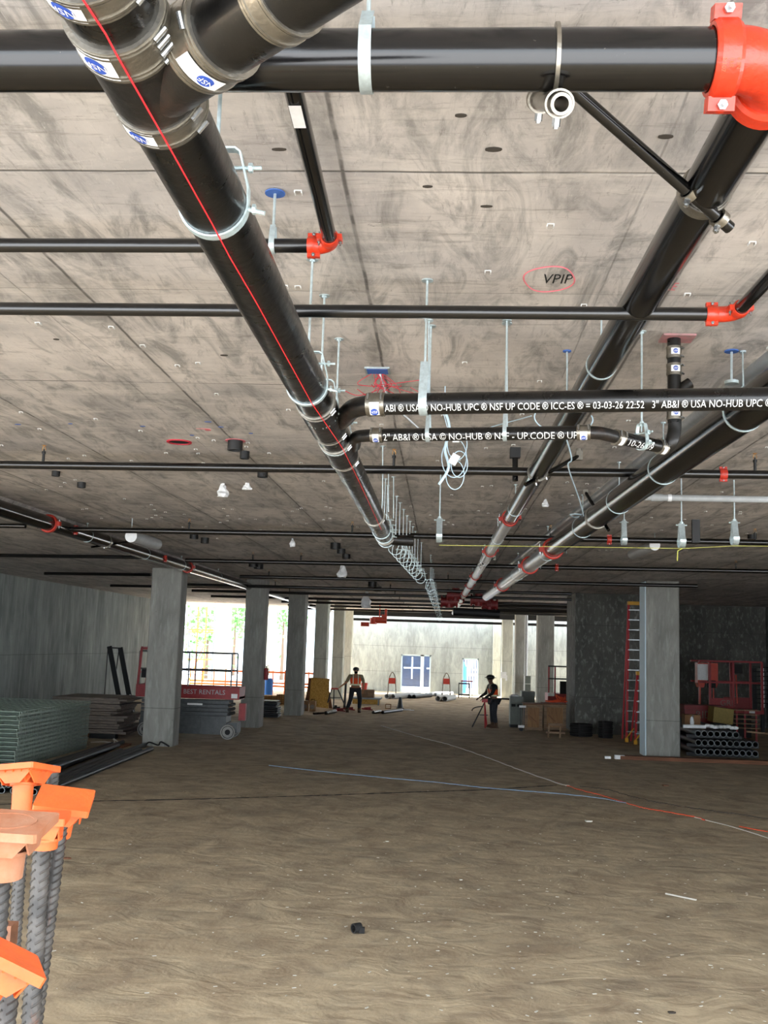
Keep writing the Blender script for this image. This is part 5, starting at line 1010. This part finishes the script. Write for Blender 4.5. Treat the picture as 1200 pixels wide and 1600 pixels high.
y=38.5; a=W(1192,1100,y); t=T('slit_light_post','made-up post at the right edge, white blocks for light between dark rungs','post',(a.x,y,0)); zt=W(1192,1044,y).z
for k in range(9): z=W(1192,1100,y).z+(zt-W(1192,1100,y).z)*k/8; t.part('block',MB().bb(a.x-.05,a.x+.06,y,y+.08,z-.13,z-.0),'plasticw'); t.part('rung',MB().cyl((a.x-.35,y-.03,z+.03),(a.x+.4,y-.03,z+.03),.016,6),'rubber')  # white blocks stand in for bright light seen between the rungs
t.part('lower_post',MB().bb(a.x-.06,a.x+.06,y,y+.08,0,W(1192,1100,y).z-.13),'frame'); t.part('back_strip',MB().bb(a.x-.35,a.x-.2,y+.02,y+.06,.6,zt),'frame')
a=W(1167,1143,27.9); b=W(1200,1160,27.9); one('stick',MB().bar(a,V((b.x+1.3,28.3,.6)),.05,.04),'wood','brown stick slanting down from the stacked pipes to the right edge','stick',a)
# ================================================================ floor: cords, joint, small things
def cord(pts,r,m,label,name='cord',wig=0,seed=1):
    rn=random.Random(seed); P=[Zp(x,y,r) for x,y in pts]; Q=smooth_pts(P,10)
    if wig: Q=[q+V((rn.uniform(-wig,wig),rn.uniform(-wig,wig)*2,0)) for q in Q]
    return one(name,MB().path(Q,r,6),m,label,'cord',P[0])
cord([(596,1134),(650,1150),(700,1163),(760,1183),(815,1204),(870,1223),(890,1228)],.013,'cordw','pale rope-like cord running from mid-floor to the orange cord',wig=.02)
cord([(868,1222),(900,1232),(940,1243),(980,1255),(1005,1262),(1040,1268),(1085,1276),(1100,1281)],.009,'cordo','orange cord on the floor in the right half',wig=.02,seed=2)
cord([(1085,1277),(1130,1288),(1165,1298),(1215,1314)],.008,'cordw','pale cord continuing from the orange cord to the right edge',seed=3)
cord([(1155,1291),(1185,1297),(1230,1304)],.008,'cordo','short bright orange cord end at the right edge',seed=4)
cord([(420,1196),(520,1207),(600,1215),(680,1222),(760,1231),(850,1238),(930,1246),(985,1256)],.007,'cordb','thin pale blue hose crossing the floor diagonally',seed=5,wig=.01)
cord([(905,1229),(950,1234),(1000,1248),(1080,1262),(1150,1272),(1230,1283)],.008,'crack','thin dark cord right of the orange cord',seed=6,wig=.03)
mb=MB(); Q=smooth_pts([Zp(x,y,0) for x,y in ((-60,1260),(100,1253),(300,1249),(500,1243),(640,1238),(760,1234),(870,1227))],14); rn=random.Random(12)
for i in range(len(Q)-1):
    a,b=Q[i],Q[i+1]; wv=[.045+rn.uniform(-.02,.03) for _ in range(2)]
    mb._q([mb.b.verts.new(v) for v in (a+V((0,-wv[0],.003)),b+V((0,-wv[1],.003)),b+V((0,wv[1],.003)),a+V((0,wv[0],.003)))])
struct('trim_3',mb,'crack')
p=FP(557,1458); t=T('pipe_offcut','small black hollow pipe offcut lying alone on the near floor','pipe offcut',p); t.part('ring',MB().cyl(p+V((-.03,-.02,.045)),p+V((.03,.03,.045)),.045,20,ri=.033),'rubber'); t.part('lug',MB().box(p+V((.05,0,.03)),(.05,.05,.05)),'rubber')
a=Zp(1040,1396,.012); b=Zp(1088,1406,.012); one('stick',MB().bar(a,b,.02,.015),'cordw','thin pale stick on the near floor at right','stick',a)
for i,(px,py,m,lb,s) in enumerate(((105,1342,'plank','brown bark scrap on the floor right of the rebars',.05),(1050,1583,'crack','small dark crumb at the bottom right',.03),(605,1315,'cordw','pale wood chip in mid-floor',.025),(720,1375,'cordw','pale wood chip right of centre',.02),(470,1360,'cordw','pale wood chip left of centre',.02),(1040,1228,'plank','brown scrap on the floor by the dark cord',.07),(920,1284,'cordw','pale scrap under the orange cord',.06))):
    p=FP(px,py); one('scrap',MB().prism([p+V((s,0,.0)),p+V((.3*s,s*.6,0)),p+V((-s,s*.4,0)),p+V((-.7*s,-.6*s,0)),p+V((.5*s,-.5*s,0))],(0,0,s*.35)),m,lb,'scrap',p,smooth=False)
rn=random.Random(21); mb=MB()
for i in range(420):
    x=rn.gauss(0,1)*2.2+.6; yy=8+abs(rn.gauss(0,1))*4.0; s=rn.uniform(.003,.010); a=rn.uniform(0,3); c=V((x,yy,s*.3)); u=V((math.cos(a),math.sin(a),0))*s*1.8; v=V((-math.sin(a),math.cos(a),0))*s*.7
    mb.prism([c-u-v,c+u-v,c+u+v,c-u+v],(0,0,s*.4))
one('wood_chips',mb,'cordw','fine pale wood chips scattered over the near floor','wood chips',(0,9,0),kind='stuff',smooth=False)
p=FP(800,1128); 
# ================================================================ workers
def skin_mesh(V_,E_,R_,sub=2):
    me=bpy.data.meshes.new('s'); me.from_pydata([tuple(v) for v in V_],E_,[]); me.update(); o=bpy.data.objects.new('s',me); COL.objects.link(o)
    md=o.modifiers.new('k','SKIN'); md.use_smooth_shade=True; s2=o.modifiers.new('u','SUBSURF'); s2.levels=sub; s2.render_levels=sub
    for i,r in enumerate(R_): sv=me.skin_vertices[0].data[i]; sv.radius=(r,r) if not isinstance(r,tuple) else r
    me.skin_vertices[0].data[0].use_root=True
    bpy.context.view_layer.update(); n=bpy.data.meshes.new_from_object(o.evaluated_get(bpy.context.evaluated_depsgraph_get()))
    bpy.data.objects.remove(o)
    for p in n.polygons: p.use_smooth=True
    return n
def person(loc,rz,label,J,skin,cap_kind,trousers,shirtm,H=1.75):
    """J: joints in local metres, facing -Y; hands with five fingers"""
    t=T('person',label,'person',loc,rz,local=True)
    VV=[];EE=[];RR=[]
    def ad(p,r,par=None):
        VV.append(V(p));RR.append(r); i=len(VV)-1
        if par is not None: EE.append((par,i))
        return i
    pel=ad(J['pelvis'],(.15,.11)); sp=ad(J['waist'],(.135,.10),pel); ch=ad(J['chest'],(.165,.115),sp); nk=ad(J['neck'],.055,ch); hd0=ad(J['head']-V((0,0,.07)),(.062,.07),nk); hd1=ad(J['head']+V((0,0,.02)),(.078,.095),hd0); hd2=ad(J['head']+V((0,0,.09)),(.062,.075),hd1)
    for s in ('l','r'):
        sh=ad(J['sh'+s],.062,ch); el=ad(J['el'+s],.042,sh); wr=ad(J['wr'+s],.028,el); d=(J['wr'+s]-J['el'+s]).normalized(); side=V((d.y,-d.x,0)); side=side.normalized() if side.length>.1 else V((0,1,0)); side=side*(1 if s=='l' else -1)
        pm=ad(J['wr'+s]+d*.06,(.034,.016),wr)
        for k in range(4):
            o=side*(-.027+.018*k); L=(.068,.08,.075,.06)[k]; nn=d.cross(side)
            f1=ad(J['wr'+s]+d*.095+o,.0095,pm); f2=ad(J['wr'+s]+d*(.095+L*.5)+o-V((0,0,.006)),.0088,f1); ad(J['wr'+s]+d*(.09+L*.8)+o-V((0,0,.028)),.008,f2)
        th=ad(J['wr'+s]+d*.035-side*.03,.011,wr); ad(J['wr'+s]+d*.075-side*.055,.0095,th)
        hp=ad(J['hp'+s],.09,pel); kn=ad(J['kn'+s],.06,hp); an=ad(J['an'+s],.04,kn); ad(J['an'+s]+V((0,-.12,-.045)),.035,an)
    t.part('body',skin_mesh(VV,EE,RR),skin)
    h=J['head']; t.part('face',MB().ball(h+V((0,-.088,.0)),.016,(.8,1.3,1.3),8).ball(h+V((-.03,-.08,.025)),.011,(1,.5,.7),8).ball(h+V((.03,-.08,.025)),.011,(1,.5,.7),8).ball(h+V((0,-.082,-.04)),.02,(1.1,.4,.35),8).ball(h+V((-.085,0,0)),.02,(.5,1,1.4),8).ball(h+V((.085,0,0)),.02,(.5,1,1.4),8),skin)
    # trousers
    VV=[];EE=[];RR=[]; pel=ad(J['pelvis']+V((0,0,.03)),(.17,.13))
    for s in 'lr': hp=ad(J['hp'+s],.105,pel); kn=ad(J['kn'+s],.075,hp); ad(J['an'+s]+V((0,0,.05)),.065,kn)
    t.part('trousers',skin_mesh(VV,EE,RR),trousers)
    for s in 'lr': f=J['an'+s]; t.part('boot',MB().ball(f+V((0,-.06,-.045)),.075,(.7,1.75,.75),12).cyl(f+V((0,.0,-.04)),f+V((0,0,.08)),.055,12).bb(f.x-.05,f.x+.05,f.y-.19,f.y+.07,f.z-.10,f.z-.075),'boot')
    VV=[];EE=[];RR=[]; pel=ad(J['pelvis']+V((0,0,.05)),(.165,.125)); sp=ad(J['waist'],(.155,.12),pel); ch=ad(J['chest'],(.185,.13),sp); ad(J['neck']+V((0,0,-.02)),.06,ch)
    for s in 'lr':
        sh=ad(J['sh'+s],.075,ch); el=ad(J['el'+s],.055,sh)
        if shirtm=='hood': ad(J['wr'+s],.04,el)
    t.part('shirt',skin_mesh(VV,EE,RR),shirtm)
    VV=[];EE=[];RR=[]; pel=ad(J['pelvis']+V((0,0,.10)),(.18,.14)); sp=ad(J['waist']+V((0,0,.03)),(.178,.138),pel); ch=ad(J['chest']+V((0,0,.02)),(.2,.145),sp)
    for s in 'lr': ad(J['sh'+s]*.85+J['chest']*.15+V((0,0,.01)),.085,ch)
    v=t.part('hi_vis_vest',skin_mesh(VV,EE,RR),'vest')
    w_=J['waist']; c_=J['chest']
    def band(c,rx,ry,h=.05): return MB().strap([c+V((rx*math.cos(a),ry*math.sin(a),0)) for a in [2*PI*i/28 for i in range(29)]],(0,0,1),h,.006)
    t.part('waist_stripe',band(J['waist']+V((0,0,.0)),.186,.148,.055),'reflect',v)
    for sx in (-.085,.085):
        for yy in (-1,1): t.part('shoulder_stripe',MB().strap([w_+V((sx,yy*.148,.02)),w_+V((sx,yy*.158,.14)),c_+V((sx,yy*.155,.02)),c_+V((sx,yy*.12,.11)),c_+V((sx*1.1,yy*.04,.16))],(1,0,0),.034,.006),'reflect',v)
    if cap_kind=='brim': hm=t.part('hard_hat',MB().ball(h+V((0,0,.085)),.125,(1,1.1,.75),16).cyl(h+V((0,0,.07)),h+V((0,0,.085)),.19,24,r2=.17),'hat')
    else: t.part('cap',MB().ball(h+V((0,0,.06)),.105,(1,1.08,.8),16).prism([h+V((x*.085,-.08-(1-x*x)*.10,.06)) for x in (-1,-.6,-.2,.2,.6,1)],(0,0,.012)),'hat'); t.part('beard',MB().ball(h+V((0,-.055,-.065)),.06,(1,.75,.85),10),'hood')
    return t
p=FP(554,1113)
J=dict(pelvis=V((0,0,.93)),waist=V((0,0,1.08)),chest=V((0,0,1.32)),neck=V((0,0,1.5)),head=V((0,-.02,1.62)),shl=V((.2,0,1.41)),shr=V((-.2,0,1.41)),ell=V((.27,.03,1.14)),wrl=V((.25,-.04,.90)),elr=V((-.30,-.03,1.16)),wrr=V((-.47,-.06,1.0)),hpl=V((.10,0,.88)),hpr=V((-.10,0,.88)),knl=V((.16,-.03,.49)),knr=V((-.15,-.02,.49)),anl=V((.15,.03,.10)),anr=V((-.24,.0,.10)))
person((p.x,p.y,0),.1,'bearded person in cap and orange vest, hand on the upright black pipe',J,'skin','cap','jeans','shirt').o.scale=(1.22,1.2,1.02)
p=FP(770,1137)
J2=dict(pelvis=V((0,.02,.95)),waist=V((0,.0,1.10)),chest=V((0,-.04,1.34)),neck=V((0,-.07,1.51)),head=V((0,-.11,1.63)),shl=V((.19,-.04,1.43)),shr=V((-.19,-.04,1.43)),ell=V((.22,-.16,1.16)),wrl=V((.16,-.38,1.02)),elr=V((-.22,-.14,1.16)),wrr=V((-.16,-.38,1.02)),hpl=V((.10,.02,.9)),hpr=V((-.10,.02,.9)),knl=V((.12,-.02,.49)),knr=V((-.11,.02,.49)),anl=V((.11,.05,.10)),anr=V((-.13,.05,.10)))
person((p.x,p.y,0),-1.15,'person in a dark brimmed hard hat and orange vest leaning over a tripod vise',J2,'skin2','brim','jeans','hood').o.scale=(1.15,1.12,1)
# tripod vise of worker 2
k=V((p.x-.30,p.y-.12,0)); t=T('tripod_vise','red tripod pipe vise in front of the worker in the brimmed hat','pipe stand',k); h=.92
for i,(dx,dy) in enumerate(((-.42,-.1),(.02,-.28),(.1,.3))): t.part('leg',MB().cyl(k+V((0,0,h-.06)),k+V((dx,dy,.01)),.022,8),'ladder' if i else 'frame')
t.part('tray',MB().cyl(k+V((-.03,0,.42)),k+V((-.03,0,.44)),.15,14),'frame'); t.part('vise_head',MB().box(k+V((0,0,h)),(.2,.14,.12)),'ladder'); t.part('handle',MB().path(smooth_pts([k+V((-.05,0,.72)),k+V((-.3,0,.68)),k+V((-.42,0,.60)),k+V((-.42,0,.55))]),.018,6),'frame')
one('pipe',MB().cyl(k+V((-.1,0,h+.09)),k+V((.85,.1,h+.07)),.03,12),'castiron','short black pipe clamped in the tripod vise, passing the worker','pipe',k+V((-.1,0,h+.06)))
# ================================================================ outside
def facade(px0,px1,y,h,m,name,label,cols,rws,glass='glassdark',z0=0,base=1.0):
    a=W(px0,1050,y).x; b=W(px1,1050,y).x; t=T(name,label,'building',((a+b)/2,y,-.42)); t.part('wall',MB().bb(a,b,y,y+3,-.42,h),m)
    for i in range(cols):
        for j in range(rws):
            cx=a+(b-a)*(i+.5)/cols; cz=base+(h-base)*(j+.5)/rws; ww=(b-a)/cols*.36; wh=(h-base)/rws*.32
            f=t.part('window',MB().bb(cx-ww,cx+ww,y-.06,y-.01,cz-wh,cz+wh),glass); t.part('mullion',MB().bb(cx-.05,cx+.05,y-.1,y-.06,cz-wh,cz+wh).bb(cx-ww,cx+ww,y-.1,y-.06,cz-.05,cz+.05),'ice',f)
facade(180,560,95,16,'facade','building','pale building with windows beyond the left openings',7,4,'ice')
facade(590,770,82,2.35,'glassdark','building','low dark blue glazed building beyond the far openings',5,1,'glassdark',base=-.3)
for i,px in enumerate((346,398,421)):
    y=66 if i==0 else 64; x=W(px,1000,y).x; wd=.85 if i==0 else .55; one('outside_pillar',MB().bb(x-wd/2,x+wd/2,y,y+.8,-.42,6),'pale_lit_col',['broad pale pillar outdoors, between the first two left columns','slim pale pillar outdoors just right of the second left column','pale pillar outdoors right of the extinguisher'][i],'pillar',(x,y,-.42))
t=T('scaffold','orange and pale scaffold standing outdoors beyond the scissor lift','scaffold',W(310,1050,66)); y=68
for px in (292,305,318,331): x=W(px,1050,y).x; t.part('upright',MB().cyl((x,y,-.42),(x,y,6),.05,8),'net' if px in (305,318) else 'rail')
for z in (.4,1.4,2.4,3.2,4.2): t.part('ledger',MB().bb(W(290,1050,y).x,W(332,1050,y).x,y-.04,y+.04,z-.04,z+.04),'net' if z in (1.4,3.2) else 'rail')
t.part('diagonal',MB().bar(W(292,1070,y),W(318,1010,y),.06,.06),'net'); t.part('deck',MB().bb(W(290,1050,y).x,W(332,1050,y).x,y,y+.8,3.3,3.4),'net')
def tree(px,y,h,r,label,seed):
    rn=random.Random(seed); x=W(px,1050,y).x; t=T('tree',label,'tree',(x,y,-.42)); t.part('trunk',MB().cyl((x,y,-.42),(x,y,h*.8),.16,10,r2=.08),'bark'); mb=MB()
    for i in range(420):
        c=V((rn.gauss(0,1),rn.gauss(0,1),rn.gauss(0,1)))*r*.5+V((x,y,h)); u=V((rn.gauss(0,1),rn.gauss(0,1),rn.gauss(0,1))).normalized()*.22; v=u.orthogonal().normalized()*.12; mb._q([mb.b.verts.new(q) for q in (c-u,c-v,c+u,c+v)])
    t.part('foliage',mb,'leaf',smooth=False)
tree(322,74,3.6,2.2,'green tree outdoors beyond the scissor lift',1); tree(440,86,5.5,2.2,'green tree outdoors between the second and third left columns',2); tree(364,82,5.0,1.6,'green tree outdoors just left of the second left column',3)
p=W(728,1065,68); t=T('picket_fence','white picket fence outside the right opening','fence',(p.x,68,-.42))
for k in range(9): t.part('picket',MB().bb(p.x-.1+k*.16,p.x-.0+k*.16,68,68.05,-.42,2.0+(k%2)*.2),'plasticw')
t.part('cross_rail',MB().bb(p.x-.2,p.x+1.5,68.05,68.1,.9,1.05),'plasticw')
one('blue_barrel',MB().ball((p.x-.3,67,1.0),.5,(.7,.7,1.8),10).cyl((p.x-.3,67,-.42),(p.x-.3,67,.8),.3,12),'bluep','blue wrapped object outside the right opening','wrapped object',(p.x-.3,67,-.42))
